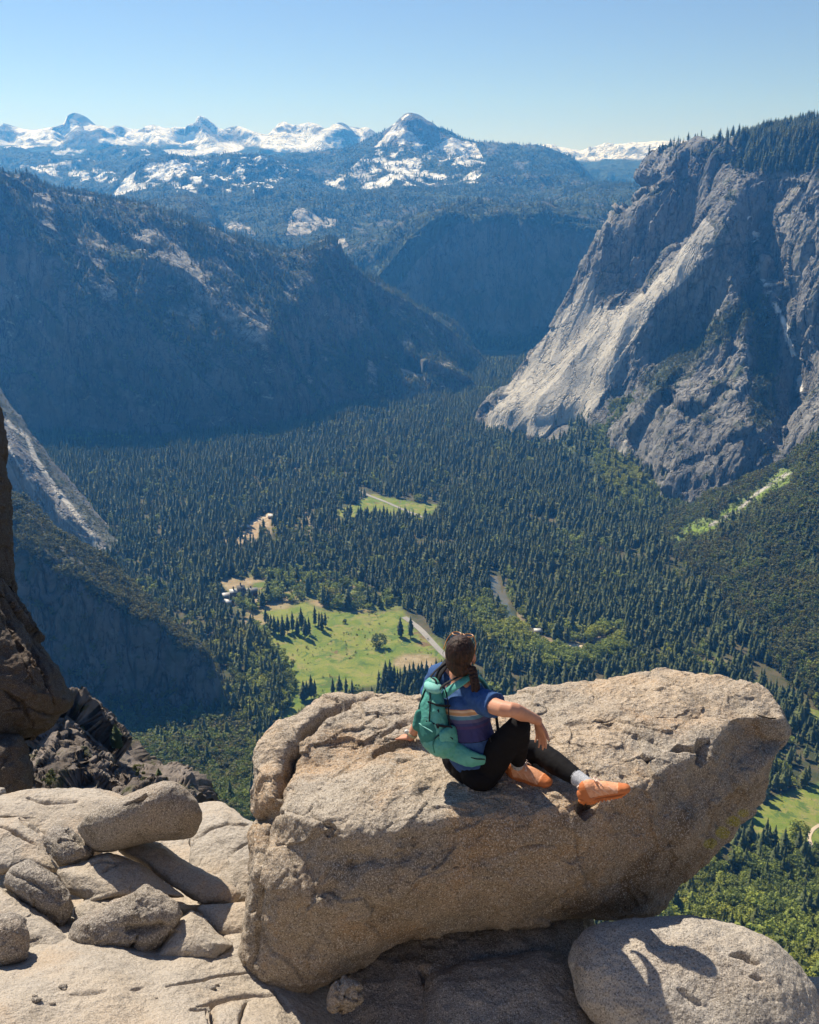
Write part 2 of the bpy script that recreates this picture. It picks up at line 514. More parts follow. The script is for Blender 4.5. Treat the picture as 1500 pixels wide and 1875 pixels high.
SCAT = []   # (positions, kind, height, where)
def scatter_on(G, dens_mask, count, kind, hmin, hmax, where):
    """tree positions spread over a land grid, weighted by cell area and mask"""
    nv, nu = G.shape[:2]
    a = G[:-1, :-1]; b = G[:-1, 1:]; c = G[1:, :-1]; d = G[1:, 1:]
    area = 0.5 * np.linalg.norm(np.cross(b - a, c - a), axis=-1) + 0.5 * np.linalg.norm(np.cross(b - d, c - d), axis=-1)
    m = dens_mask.reshape(nv, nu)
    w = area * m[:-1, :-1]
    px, py, fw = proj(a)
    vis = (px > -25) & (px < 1525) & (py > 150)
    w = (w * vis).ravel()
    if w.sum() <= 0: return
    w = w / w.sum()
    k = RNG.choice(len(w), count, p=w)
    i, j = k // (nu - 1), k % (nu - 1)
    u = RNG.random(count)[:, None]; v = RNG.random(count)[:, None]
    P = a[i, j] * (1 - u) * (1 - v) + b[i, j] * u * (1 - v) + c[i, j] * (1 - u) * v + d[i, j] * u * v
    h = hmin + (hmax - hmin) * RNG.random(count) ** 1.3
    if kind == 'conifer': h = h * (1 + 0.45 * np.clip(fbm(P, 110, 3, seed=91), -.6, .6))
    SCAT.append((P, kind, h, where))

# ---- far ranges --------------------------------------------------------
def lum(P, size, lo, hi, octv=5, seed=0, stretch=(1, 1, 1)):
    return sstep(fbm(P, size, octv, 0.6, False, seed, stretch), lo, hi)

# Clark-like snowy range on the skyline
sky = [(-60,242),(0,238),(20,233),(60,238),(100,232),(118,225),(125,212),(140,207),(155,213),(166,227),(190,231),(205,238),(215,234),(260,237),(290,232),(310,236),(340,234),(360,227),(374,219),(388,226),(410,237),(430,232),(470,242),(492,247),(512,238),(530,228),(560,230),(585,230),(600,238),(625,230),(660,238),(690,247),(740,256)]
G = patch([[(x, y, 12600 + 400 * math.sin(x * 0.05)) for x, y in sky],
           [(x, min(y + 22, 262) + 6, 11900 + 300 * math.sin(x * 0.06)) for x, y in sky],
           [(-60,285,11200),(200,290,11200),(450,295,11200),(740,300,11200)],
           [(-60,330,10400),(740,330,10400)]],
          700, 130, back=(1500, 900), base_drop=300,
          disp=[(150, 1300, 4, True, (1, 1, 1)), (30, 350, 3, True, (1, 1, 1))], seed=3, edge_keep=0.03)
V, px, py, n = info(G)
sn = np.maximum(lum(V, 900, -0.42, -0.16, 3, seed=2), 0) * sstep(n[:, 2] + 0.35 * n[:, 0] * -1, 0.22, 0.5) * (1 - 0.9 * lum(V, 330, .0, .12, 5, 77))
treeline = sstep(py + 18 * fbm(V, 1200, 4, seed=9), 262, 272)
streak = lum(V, 300, 0.12, 0.22, seed=4, stretch=(1.6, 1, 1))
sn = sn * (1 - treeline) + treeline * streak * sstep(300 - py, 0, 30)
for (cx, cy, rx, ry) in ((215,258,40,8),(20,277,22,7),(330,280,50,6),(400,270,45,10),(540,262,70,18),(250,247,30,6),(300,252,50,7)):
    e = ((px - cx) / rx) ** 2 + ((py - cy) / ry) ** 2
    sn = np.maximum(sn, sstep(1.2 - e + 0.9 * fbm(V, 500, 4, seed=6), 0.2, 0.5))
sn = sn * (1 - inpoly(px, py, [(122,226),(124,209),(140,203),(158,211),(168,226),(150,232)]) * 0.85)
land('snowy_mountain_range', G, M['far'], 'snow covered mountain range on the far skyline at left', {'snow': sn, 'veg': treeline * (1 - sn)})

# forested plateau below it
sk = [(-60,285),(0,287),(60,282),(140,286),(230,284),(320,292),(420,288),(520,296),(640,290),(760,300)]
G = patch([[(x, y, 10300) for x, y in sk], [(x, y + 22, 9400) for x, y in sk], [(-60,372,8000),(760,372,8000)]],
          500, 110, back=(1500, 400), base_drop=300, disp=[(230, 1300, 5, True, (1, 1, 1)), (50, 260, 3, True, (1,1,1))], seed=21, edge_keep=0.25)
V, px, py, n = info(G)
sp = lum(V, 160, 0.22, 0.3, 3, 8) * lum(V, 900, 0.05, 0.2, 3, 5) * sstep(345 - py, 0, 40)
sp = np.maximum(sp, lum(V, 110, 0.0, 0.14, 3, 8) * inpoly(px, py, [(55,305),(110,298),(220,318),(215,335),(100,330),(60,320)]))
land('forested_plateau', G, M['far'], 'dark forested plateau with snow patches below the snowy range', {'veg': 0.95 * (1 - sp), 'snow': sp})
scatter_on(G, np.ones(len(V)), 9000, 'conifer', 14, 30, 'far')

# snow range at right, beyond the pass
sk = [(930,300),(985,275),(1000,272),(1030,274),(1060,281),(1090,273),(1120,266),(1150,262),(1180,259),(1200,257),(1250,258),(1300,262),(1380,270)]
G = patch([[(x, y, 12600) for x, y in sk], [(x, y + 25, 11800) for x, y in sk], [(930,350,10300),(1380,350,10300)]],
          400, 90, back=(1500, 500), base_drop=300, disp=[(160, 1100, 5, True, (1, 1, 1)), (40, 240, 3, True, (1,1,1))], seed=33, edge_keep=0.2)
V, px, py, n = info(G)
b = sstep(291 + 7 * fbm(V, 900, 4, seed=3) * 2 - py, -5, 4)
rk = lum(V, 240, 0.1, 0.25, 4, 7, (2.5, 1, 1))
sn = b * (1 - 0.8 * rk)
sn = np.maximum(sn, lum(V, 200, -0.15, 0.1, 4, 2) * inpoly(px, py, [(1185,322),(1200,305),(1240,296),(1245,305),(1205,325)]))
land('snowy_plateau', G, M['far'], 'snow topped plateau seen beyond the pass at right', {'veg': (1 - sn) * (1 - 0.6 * b), 'snow': sn})

# pointed granite peak and its long wooded shoulders
sk = [(300,345),(400,330),(480,302),(540,292),(600,281),(660,263),(700,243),(722,229),(736,215),(750,207),(764,209),(780,219),(802,242),(830,252),(870,264),(920,269),(960,270),(1000,282),(1040,296),(1065,310),(1085,328),(1105,336),(1150,349),(1200,352),(1290,356)]
G = patch([[(x, y, 9300) for x, y in sk],
           [(x, max(y + 24, 292 + 0.02 * abs(x - 755)), 8600) for x, y in sk],
           [(300,380,7300),(500,352,7400),(620,340,7600),(760,345,7400),(900,335,7400),(1050,345,7000),(1290,372,6600)],
           [(300,420,6500),(450,405,6300),(600,400,6200),(700,400,6000),(800,388,5600),(950,392,5500),(1090,385,5400),(1290,390,5400)],
           [(300,560,5400),(450,540,5300),(600,520,5200),(700,480,5150),(780,430,5120),(850,400,5110),(1000,408,5110),(1290,420,5110)]],
          720, 300, back=(900, 700), base_drop=200, disp=[(150, 1100, 5, True, (1, 1, 1)), (22, 220, 4, True, (1, 1, 1))], seed=41, edge_keep=0.06)
V, px, py, n = info(G)
blot = lum(V, 150, 0.02, 0.16, 4, 12)
big = lum(V, 700, -0.15, 0.1, 3, 14)
zone = inpoly(px, py, [(585,335),(640,310),(700,255),(740,200),(775,205),(800,245),(870,262),(890,300),(875,335),(800,338),(720,340),(640,350)]) * 1.0
sn = zone * blot * np.clip(0.5 + big, 0, 1)
sn = np.maximum(sn, zone * lum(V, 420, 0.0, 0.16, 5, 15))
sn = np.maximum(sn, inpoly(px, py, [(722,235),(735,225),(752,262),(730,268)]) * lum(V, 150, -0.25, 0.0, 3, 2))
sn = np.maximum(sn, inpoly(px, py, [(735,216),(750,206),(775,213),(752,213),(738,224)]) * 1.0)
sn = sn * (1 - inpoly(px, py, [(740,216),(752,209),(770,206),(812,244),(792,252),(762,246),(744,238),(733,228)]) * 0.95)
sn = sn * (1 - inpoly(px, py, [(722,236),(742,240),(765,250),(800,256),(815,252),(800,268),(740,258)]) * 0.6 * lum(V, 120, -.1, .1, 3, 4))
sn = sn * (1 - inpoly(px, py, [(746,190),(780,190),(830,250),(806,262),(770,256),(752,240)]) * 1.0)
pale = inpoly(px, py, [(524,430),(530,400),(545,378),(566,385),(580,395),(622,402),(615,412),(585,418),(560,430)]) * lum(V, 45, -0.35, -0.05, 4, 18)
pale = np.maximum(pale, inpoly(px, py, [(405,412),(425,404),(455,415),(470,430),(440,425)]) * lum(V, 60, -0.2, 0.1, 4, 18))
pale = np.maximum(pale, inpoly(px, py, [(612,440),(630,436),(638,450),(625,455)]) * 0.9)
rk = lum(V, 260, 0.1, 0.3, 5, 19)
peakrock = inpoly(px, py, [(700,245),(740,200),(770,203),(812,247),(870,266),(840,280),(760,262),(715,262)]) * 1.0
pinkrock = lum(V, 120, 0.1, 0.25, 4, 22) * inpoly(px, py, [(640,400),(760,370),(1100,320),(1110,420),(800,430),(700,470),(600,520)])
veg = np.clip(1 - sn - pale - 0.8 * rk * (py < 345) - peakrock - 0.7 * pinkrock, 0, 1)
land('pointed_mountain', G, M['far'], 'pointed grey peak with snow patches and wooded shoulders', {'veg': veg, 'snow': np.maximum(sn, 0), 'pale': pale * 0.9})
scatter_on(G, veg * (0.15 + lum(V, 350, -0.3, 0.2, 4, 3)), 30000, 'conifer', 14, 32, 'far')
G_star = G

# rounded snowy hill left of the peak
sk = [(170,372),(200,358),(225,338),(250,318),(275,303),(320,294),(350,296),(400,291),(450,286),(480,290),(520,296),(570,312),(610,330),(650,350)]
G = patch([[(x, y, 8300) for x, y in sk], [(170,385,7700),(300,330,7700),(420,330,7700),(650,360,7700)], [(170,430,6600),(300,420,6400),(450,400,6400),(650,405,6600)]],
          420, 130, back=(900, 500), base_drop=250, disp=[(130, 700, 5, True, (1, 1, 1)), (35, 160, 4, True, (1,1,1))], seed=55, edge_keep=0.15)
V, px, py, n = info(G)
z = inpoly(px, py, [(205,360),(230,325),(275,298),(350,288),(380,300),(330,315),(300,335),(240,352)]) * lum(V, 200, -0.22, 0.02, 4, 5)
z2 = inpoly(px, py, [(300,300),(480,285),(550,310),(490,350),(300,352)]) * lum(V, 110, 0.08, 0.18, 4, 6)
sn = np.maximum(z, z2)
land('snowy_hill', G, M['far'], 'rounded snowy hill left of the pointed peak', {'veg': (1 - sn), 'snow': sn})
scatter_on(G, (1 - sn), 7000, 'conifer', 14, 28, 'far')

# small dark knob in front of it
G = patch([[(270,372,5600),(300,362,5600),(330,358,5600),(360,362,5600),(382,378,5600),(395,400,5600)], [(270,440,5200),(395,440,5200)]],
          120, 70, back=(400, 200), disp=[(40, 300, 4, True, (1, 1, 1))], seed=61, edge_keep=0.2)
V, px, py, n = info(G)
land('wooded_knob', G, M['far'], 'small dark wooded knob behind the left ridge', {'veg': np.full(len(V), 0.9)})
scatter_on(G, np.ones(len(V)), 500, 'conifer', 14, 25, 'far')

# ---- shaded wall closing the canyon ------------------------------------
rim = [(680,515),(705,490),(730,460),(752,432),(775,412),(800,398),(830,387),(870,392),(900,393),(950,396),(1000,402),(1050,408),(1100,412),(1200,418),(1290,425)]
G = patch([[(x, y, 5090 + 25 * math.sin(x * .06) - 330 * max(0, (835 - x) / 155)) for x, y in rim],
           [(680,560,4700),(760,500,4880),(830,470,4990),(900,460,5000),(1000,480,4980),(1100,480,4990),(1290,490,4990)],
           [(680,625,4640),(800,615,4860),(900,600,4900),(1000,600,4900),(1100,590,4900),(1290,590,4900)],
           [(680,642,4800),(800,644,4790),(900,646,4780),(1000,650,4760),(1290,650,4760)]],
          420, 240, back=(300, 20), base_drop=60, disp=[(60, 420, 3, True, (1, 1, 3)), ('f', 40, 190, (0, 0, 1), 2.6), ('f', 14, 60, (0, 0, 1), 2.6)], seed=71, edge_keep=0.2)
V, px, py, n = info(G)
rimy = np.interp(px, [p[0] for p in rim], [p[1] for p in rim])
veg = lum(V, 90, 0.12, 0.3, 4, 3) * 0.6 + sstep(py, 600, 625) + (1 - sstep(py - rimy, 6, 22)) + 0.8 * inpoly(px, py, [(670,520),(760,440),(835,385),(850,400),(770,470),(700,560)])
scatter_on(G, (1 - sstep(py - rimy, 2, 14)) * 1.0, 1400, 'conifer', 16, 30, 'far')
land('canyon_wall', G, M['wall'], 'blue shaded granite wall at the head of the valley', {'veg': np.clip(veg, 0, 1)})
scatter_on(G, np.clip(veg, 0, 1) * sstep(n[:, 2], .2, .5) + sstep(py, 605, 625) * 2, 1500, 'conifer', 18, 34, 'far')

AX_L = (0.62, -0.25, -0.74); AX_R = (-0.42, -0.30, -0.86)
# ---- long left ridge ----------------------------------------------------
R0 = [(-80,322,4100),(0,336,3950),(60,343,3900),(100,350,3880),(200,365,3850),(270,376,3850),(330,396,3850),(400,425,3850),(470,449,3900),(540,470,3950),(575,458,3960),(605,447,3960),(640,484,4000),(700,524,4050),(760,560,4100),(830,606,4200),(880,664,4250),(912,700,4250)]
R1 = [(-80,345,3420),(0,352,3400),(50,378,3380),(95,395,3350),(140,455,3330),(200,485,3290),(260,480,3330),(320,525,3310),(390,590,3270),(450,600,3340),(520,565,3480),(575,545,3620),(620,530,3820),(700,560,3960),(800,615,4080),(912,702,4200)]
R2 = [(-80,560,3180),(60,580,3170),(160,600,3120),(260,600,3180),(330,640,3160),(420,660,3200),(500,650,3330),(600,640,3560),(700,650,3760),(800,665,3960),(912,704,4160)]
R3 = [(-80,800,3080),(100,802,3070),(250,800,3080),(400,795,3100),(520,775,3230),(620,752,3400),(720,735,3560),(820,718,3750),(912,706,3950)]
G = patch([R0, R1, R2, R3], 700, 420, back=(300, 60), base_drop=60, right_back=(80, 300, -120),
          disp=[('a', 80, 560, 3, True, AX_L, 2.2), ('f', 34, 230, AX_L, 2.6), ('f', 14, 80, AX_L, 2.8), ('n', 4, 30, 3, True, (1, 1, 1))], seed=85, edge_keep=0.15)
V, px, py, n = info(G)
crest = sstep(n[:, 2], 0.42, 0.7)
veg = crest * (0.35 + 0.65 * lum(V, 80, -0.22, 0.12, 4, 3)) + (1 - crest) * 0.55 * lum(V, 60, 0.05, 0.25, 4, 5)
bandline, bp = dist_line(px, py, [(270,440),(330,480),(390,540),(440,580),(470,600)])
bare = sstep(38 - bandline, 0, 25) * lum(V, 70, -0.2, 0.1, 4, 8, (1, 1, 1))
bare = np.maximum(bare, inpoly(px, py, [(50,355),(90,352),(100,385),(60,380)]) * 0.8)
bare = np.maximum(bare, lum(V, 110, 0.18, 0.3, 4, 9) * crest)
veg = np.clip(veg * (1 - bare), 0, 1)
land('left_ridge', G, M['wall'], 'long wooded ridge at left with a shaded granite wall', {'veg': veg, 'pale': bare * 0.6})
scatter_on(G, veg * crest * (0.2 + lum(V, 120, -.2, .2, 4, 4)), 9000, 'conifer', 9, 26, 'ridge')
scatter_on(G, veg * crest, 6000, 'brush', 5, 10, 'ridge')
scatter_on(G, veg * (1 - crest) * sstep(n[:, 2], 0.2, 0.5), 2500, 'conifer', 8, 18, 'ridge')

SLABP = [(870,790),(950,680),(1010,600),(1060,520),(1090,500),(1085,560),(1150,560),(1230,480),(1290,400),(1310,420),(1270,500),(1200,560),(1160,620),(1120,700),(1070,780),(1000,800)]
def ROUGH(px, py):
    d, _ = dist_line(px, py, SLABP + [SLABP[0]])
    sd = np.where(inpoly(px, py, SLABP), d, -d)
    return 1 - 0.86 * sstep(sd, -12, 22)
# ---- right-hand granite cliffs -----------------------------------------
rows = [
 [(1228,318,3420),(1240,300,3400),(1254,282,3380),(1270,265,3360),(1290,254,3330),(1312,262,3330),(1345,268,3280),(1400,262,3180),(1450,250,3080),(1500,242,2980),(1600,228,2880)],
 [(1214,350,3330),(1226,332,3310),(1258,304,3280),(1300,280,3250),(1360,300,3180),(1385,318,3080),(1440,328,2960),(1500,318,2860),(1600,308,2780)],
 [(1132,404,3330),(1158,402,3280),(1190,410,3250),(1230,425,3220),(1262,425,3150),(1285,408,3030),(1330,395,2930),(1365,430,2960),(1392,430,3030),(1420,400,2920),(1480,400,2800),(1600,400,2700)],
 [(1070,500,3320),(1105,500,3260),(1145,515,3230),(1175,520,3170),(1205,500,3040),(1250,488,2960),(1300,485,2880),(1350,500,2800),(1378,520,2820),(1398,520,2900),(1425,515,2790),(1490,510,2690),(1600,510,2600)],
 [(1012,608,3290),(1050,600,3210),(1085,600,3160),(1120,590,3100),(1160,570,3010),(1200,590,2950),(1230,620,2960),(1275,625,2900),(1300,600,2760),(1370,580,2680),(1400,610,2700),(1425,620,2800),(1455,620,2690),(1520,620,2570),(1600,620,2500)],
 [(948,695,3270),(985,690,3170),(1030,690,3090),(1060,700,3030),(1110,690,2960),(1150,710,2920),(1185,700,2830),(1225,680,2720),(1300,690,2620),(1370,700,2540),(1415,710,2580),(1450,720,2680),(1475,715,2560),(1530,700,2450),(1600,700,2400)],
 [(878,786,3215),(930,806,3070),(1000,790,2990),(1060,778,2950),(1100,830,2760),(1160,872,2560),(1225,928,2370),(1290,948,2290),(1350,915,2270),(1400,880,2300),(1440,862,2290),(1500,812,2260),(1600,760,2260)],
]
G = patch(rows, 620, 560, back=(500, 10), left_back=(260, 420, -60), base_drop=80,
          disp=[('a', 46, 330, 3, True, AX_R, 2.5), ('f', 26, 150, AX_R, 3.2, ROUGH), ('f', 13, 62, AX_R, 3.0, ROUGH), ('f', 4.5, 22, AX_R, 2.4, ROUGH), ('n', 4, 26, 4, True, (1, 1, 1.6), ROUGH)], seed=97, edge_keep=0.15)
V, px, py, n = info(G)
slab = inpoly(px, py, SLABP) * 1.0
topveg = sstep(312 + 25 * fbm(V, 120, 3, seed=2) - py, -10, 12) * sstep(px, 1335, 1375)
topveg = np.maximum(topveg, 0.04 * (1 - sstep(py, 275, 300)))
ridgeveg, _ = dist_line(px, py, [(1200,700),(1260,650),(1310,610),(1380,560),(1400,600),(1400,700),(1395,760)])
rv = sstep(28 - ridgeveg, -8, 22)
ledge = lum(V, 60, 0.12, 0.28, 4, 3) * sstep(n[:, 2], 0.35, 0.6)
veg = np.clip(topveg + rv * 0.8 + ledge * (1 - slab) * 0.7 + 0.5 * lum(V, 30, 0.2, 0.3, 3, 5) * (1 - slab), 0, 1)
pale = slab * (0.45 + 0.35 * lum(V, 160, -0.4, 0.1, 4, 7))
pale = np.maximum(pale, inpoly(px, py, [(1125,850),(1145,800),(1155,790),(1140,850)]) * 0.7)
sl, _ = dist_line(px, py, [(1373,400),(1385,440),(1392,500),(1440,600),(1448,640)])
sn = sstep(5 - sl, -1, 2) * lum(V, 50, 0.0, 0.1, 2, 8) + inpoly(px, py, [(1462,350),(1500,342),(1500,352),(1475,362)]) * 0.8 * lum(V, 40, -.1, .1, 2, 3)
sn = np.maximum(sn, inpoly(px, py, [(1437,610),(1445,612),(1458,650),(1450,655)]) * 1.0)
sn = np.maximum(sn, inpoly(px, py, [(1460,690),(1468,685),(1470,715),(1460,720)]) * 1.0)
land('granite_cliff', G, M['cliff'], 'tall grey granite cliffs and slabs at right', {'veg': veg * (1 - sn), 'pale': pale, 'snow': np.clip(sn, 0, 1), 'calm': np.maximum(slab, 0) * 0.8})
scatter_on(G, topveg, 3800, 'conifer', 20, 42, 'rim')
scatter_on(G, rv * 0.8 + 0.25 * ledge * (1 - slab), 2600, 'brush', 5, 11, 'cliff')
scatter_on(G, rv * 0.5 + 0.2 * ledge * (1 - slab), 900, 'conifer', 9, 20, 'cliff')

# wooded foot of the cliffs
rows = [[(905,770,3215),(950,792,3060),(1010,780,2995),(1060,768,2955),(1090,745,2960),(1140,735,2850),(1200,720,2720),(1240,880,2400),(1300,925,2290),(1440,845,2290),(1520,790,2260)],
        [(905,800,3140),(980,810,2960),(1060,800,2850),(1120,800,2760),(1170,850,2560),(1240,925,2330),(1310,945,2230),(1440,880,2230),(1520,830,2210)],
        [(905,812,3060),(1000,860,2700),(1100,900,2480),(1200,960,2230),(1300,985,2120),(1440,1000,2060),(1520,1000,2060)]]
G = patch(rows, 260, 110, back=(20, 60), base_drop=60, disp=[(14, 90, 4, False, (1, 1, 1))], seed=111)
V, px, py, n = info(G)
grass = lum(V, 60, 0.0, 0.25, 4, 4) * 0.8
bare_t = inpoly(px, py, [(940,812),(1020,780),(1035,760),(1045,790),(980,830)]) * 1.0
land('wooded_talus', G, M['cliff'], 'green wooded talus at the foot of the granite cliffs', {'veg': (1 - grass) * (1 - bare_t), 'grass': grass * 0.6 * (1 - bare_t)})
gm = inpoly(px, py, [(1070,750),(1110,745),(1160,700),(1210,720),(1140,800),(1170,860),(1260,935),(1250,1000),(1150,940),(1090,870)]) * 1.0
scatter_on(G, gm, 1300, 'lime', 8, 17, 'talus')
scatter_on(G, gm * .4 + .2 * (1 - bare_t), 900, 'broadleaf', 8, 17, 'talus')
scatter_on(G, (1 - 0.7 * gm - bare_t) * (px < 1235), 900, 'conifer', 18, 38, 'valley')

# ---- right-hand oak slope ------------------------------------------------
def fl(px, py):
    p = on_z(px, py, FLOOR); return (px, py, float(p[1]))
rows = [[(1215,965,2160),(1300,925,2170),(1380,885,2170),(1440,858,2160),(1500,805,2120),(1640,700,2060)],
        [(1225,985,2080),(1300,985,1980),(1380,970,1900),(1440,950,1870),(1500,925,1830),(1640,850,1760)],
        [(1232,995,2050),(1300,1040,1840),(1380,1080,1680),(1440,1100,1600),(1500,1110,1540),(1640,1100,1450)],
        [fl(1238,1000), fl(1300,1070), fl(1370,1150), fl(1430,1220), fl(1500,1290), fl(1640,1420)]]
G = patch(rows, 300, 240, back=(150, 120), base_drop=60, left_back=(-60, 60, -60), disp=[(38, 260, 4, True, (1, 1, 1)), (10, 60, 3, True, (1,1,1))], seed=121, edge_keep=0.3)
V, px, py, n = info(G)
dl, _ = dist_line(px, py, [(1240,985),(1290,965),(1340,940),(1390,905),(1440,870)])
grass = sstep(16 - dl + 14 * fbm(V, 55, 4, seed=3), -5, 9) * (0.7 + 0.3 * lum(V, 35, -.25, .1, 4, 5))
dt, _ = dist_line(px, py, [(1300,962),(1350,935),(1390,900),(1440,868),(1475,850)])
tal = sstep(4 - dt + 3 * fbm(V, 20, 3, seed=3), -1, 2) * lum(V, 16, -.25, .05, 3, 2)
dr, _ = dist_line(px, py, [(1500,1050),(1440,1060),(1430,1085)])
land('wooded_slope', G, M['cliff'], 'oak covered mountainside at the right edge with a pale talus strip', {'veg': np.clip(1 - grass, 0, 1) * 0.85, 'grass': grass * (1 - tal), 'pale': tal * 0.8})
scatter_on(G, (1 - 0.93 * grass) ** 2, 6300, 'brush', 8, 18, 'slope')
scatter_on(G, (1 - grass) ** 2, 2200, 'broadleaf', 9, 17, 'slope')
scatter_on(G, grass * (1 - tal), 260, 'lime', 3, 7, 'slope')
scatter_on(G, (1 - grass) * lum(V, 120, .05, .25, 4, 13), 450, 'lime', 8, 15, 'slope')
scatter_on(G, (1 - grass) * lum(V, 200, 0, .3, 3, 3), 450, 'conifer', 14, 30, 'slope')

# ---- left streaked cliff and dark buttress ------------------------------
rows = [[(-60,640,2500),(0,738,2340),(22,768,2300),(60,822,2240),(100,872,2180),(150,930,2110),(200,985,2030),(243,1038,1940)],
        [(-60,760,2350),(0,830,2220),(60,890,2130),(120,950,2060),(180,1005,1990),(243,1042,1930)],
        [(-60,880,2290),(20,940,2200),(80,990,2110),(140,1035,2030),(190,1060,1960),(243,1046,1920)]]
G = patch(rows, 300, 200, back=(200, 250), right_back=(30, 60, -60), base_drop=80, disp=[('a', 20, 110, 3, True, (0.55, -0.2, -0.8), 5), ('f', 7, 45, (0.55, -0.2, -0.8), 4), ('a', 3, 16, 3, True, (0.55, -0.2, -0.8), 4)], seed=131, edge_keep=0.2)
V, px, py, n = info(G)
pl = 0
for line, w in (([(8,770),(50,800),(62,835),(95,885),(130,930),(165,975),(190,1030)], 5.5), ([(100,930),(140,970),(185,1040)], 3.5), ([(190,950),(215,985),(240,1035)], 3.0), ([(0,790),(40,860),(80,920)], 2.5)):
    d, _ = dist_line(px, py, line); pl = np.maximum(pl, sstep(w - d + 3.0 * fbm(V, 14, 3, seed=2), 0, 2.5))
vg = lum(V, 40, 0.2, 0.35, 4, 4) * 0.5 + sstep(14 - dist_line(px, py, [(0,738),(100,872),(243,1038)])[0], -4, 10) * .6
land('streaked_cliff', G, M['cliff'], 'smooth grey cliff with pale diagonal streaks at left', {'calm': np.full(len(V), 0.85), 'pale': np.clip(pl, 0, 1) * 0.9, 'veg': np.clip(vg, 0, 1) * (1 - pl)})
scatter_on(G, np.clip(vg, 0, 1) * (1 - pl), 500, 'brush', 4, 8, 'cliff')

rows = [[(-60,860,1560),(20,920,1530),(80,962,1500),(150,1012,1480),(200,1052,1465),(250,1092,1450),(300,1140,1430),(350,1190,1410),(390,1240,1385),(410,1290,1355),(414,1330,1322)],
        [(-60,940,1405),(20,979,1400),(60,1015,1395),(109,1042,1388),(145,1056,1382),(185,1085,1376),(238,1116,1370),(297,1144,1368),(330,1180,1362),(364,1190,1362),(390,1230,1350),(407,1280,1335),(413,1325,1315)],
        [(-60,1200,1345),(60,1220,1340),(160,1240,1335),(260,1280,1325),(330,1300,1320),(380,1320,1308),(410,1338,1303)],
        [(-60,1345,1335),(100,1350,1300),(200,1350,1295),(300,1350,1290),(360,1350,1288),(410,1348,1290)]]
G = patch(rows, 360, 300, back=(120, 120), right_back=(40, 60, -120), base_drop=60, disp=[('n', 16, 190, 3, True, (1, 1, 2)), ('f', 10, 70, (0, 0, 1), 2.2), ('f', 4, 26, (0, 0, 1), 2.0)], seed=141, edge_keep=0.2)
V, px, py, n = info(G)
crest = sstep(n[:, 2], 0.45, 0.7)
near_top = crest * (0.3 + 0.7 * lum(V, 50, -0.3, 0.1, 3, 4))
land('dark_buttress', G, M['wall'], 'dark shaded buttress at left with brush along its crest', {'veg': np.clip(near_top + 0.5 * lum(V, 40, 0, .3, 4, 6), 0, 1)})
scatter_on(G, near_top * (0.3 + crest), 3000, 'brush', 6, 12, 'buttress')
scatter_on(G, near_top, 200, 'conifer', 8, 16, 'buttress')

# ---- valley floor --------------------------------------------------------
MEADOW = [(462,1128),(500,1108),(560,1100),(600,1118),(650,1122),(735,1116),(765,1150),(800,1178),(822,1203),(790,1215),(770,1240),(700,1248),(640,1262),(560,1290),(500,1340),(520,1290),(535,1240),(505,1195),(470,1150)]
MEADOW2 = [(600,945),(650,922),(685,906),(725,915),(800,926),(790,940),(760,948),(720,945),(700,942),(660,948)]
MEADOW3 = [(1355,1505),(1380,1480),(1440,1450),(1500,1430),(1640,1400),(1640,1560),(1500,1568),(1420,1552)]
OLIVE = [(1465,1290),(1500,1280),(1600,1290),(1600,1345),(1500,1350),(1475,1330)]
GROVE = [(400,1060),(470,1055),(560,1050),(650,1070),(740,1100),(735,1116),(650,1122),(600,1118),(560,1100),(500,1108),(462,1128),(430,1110)]
RIVER = [(905,1055),(912,1078),(922,1110),(940,1138),(965,1158),(990,1176),(1030,1190),(1075,1188),(1120,1178)]
RIVER2 = [(1380,1230),(1430,1255),(1470,1285),(1520,1300)]
SAND = [(1015,1182),(1040,1178),(1068,1183),(1062,1196),(1040,1195),(1020,1190)]
ROAD1 = [(655,898),(675,908),(700,918),(735,932),(766,943),(790,952)]
ROAD2 = [(740,1130),(766,1150),(785,1170),(805,1190),(830,1210),(870,1232)]
DRYZ = [(440,985),(450,965),(445,960),(500,935),(512,945),(480,975),(470,990)]
def flr(pts, z=FLOOR): return [tuple(on_z(x, y, z)[:2]) for x, y in pts]
xs = np.arange(-1300, 2100, 9.0); ys = np.concatenate([np.arange(250, 2400, 9.0), np.arange(2400, 5300, 16.0)])
X, Y = np.meshgrid(xs, ys)
Z = ground_h(X, Y)
G = np.stack([X, Y, Z], -1)
V = G.reshape(-1, 3); px, py, fw = proj(V)
nz = 10 * fbm(V, 60, 4, seed=3)
def soft(poly, w=9.0):
    ins = inpoly(px, py, poly)
    d, _ = dist_line(px, py, poly + [poly[0]])
    sd = np.where(ins, d, -d) + nz
    return sstep(sd, -w * 0.5, w * 0.5)
grass = np.max([soft(MEADOW), soft(MEADOW2, 5), soft(MEADOW3), soft(OLIVE) * 0.8, soft(GROVE) * 0.75], 0)
dry = soft(GROVE) * lum(V, 50, -0.05, 0.15, 4, 6) * 0.8
e = ((px - 762) / 42) ** 2 + ((py - 1213) / 17) ** 2
dry = np.maximum(dry, sstep(1.15 - e, 0, 0.35) * 0.75)
dry = np.maximum(dry, soft(DRYZ, 4))
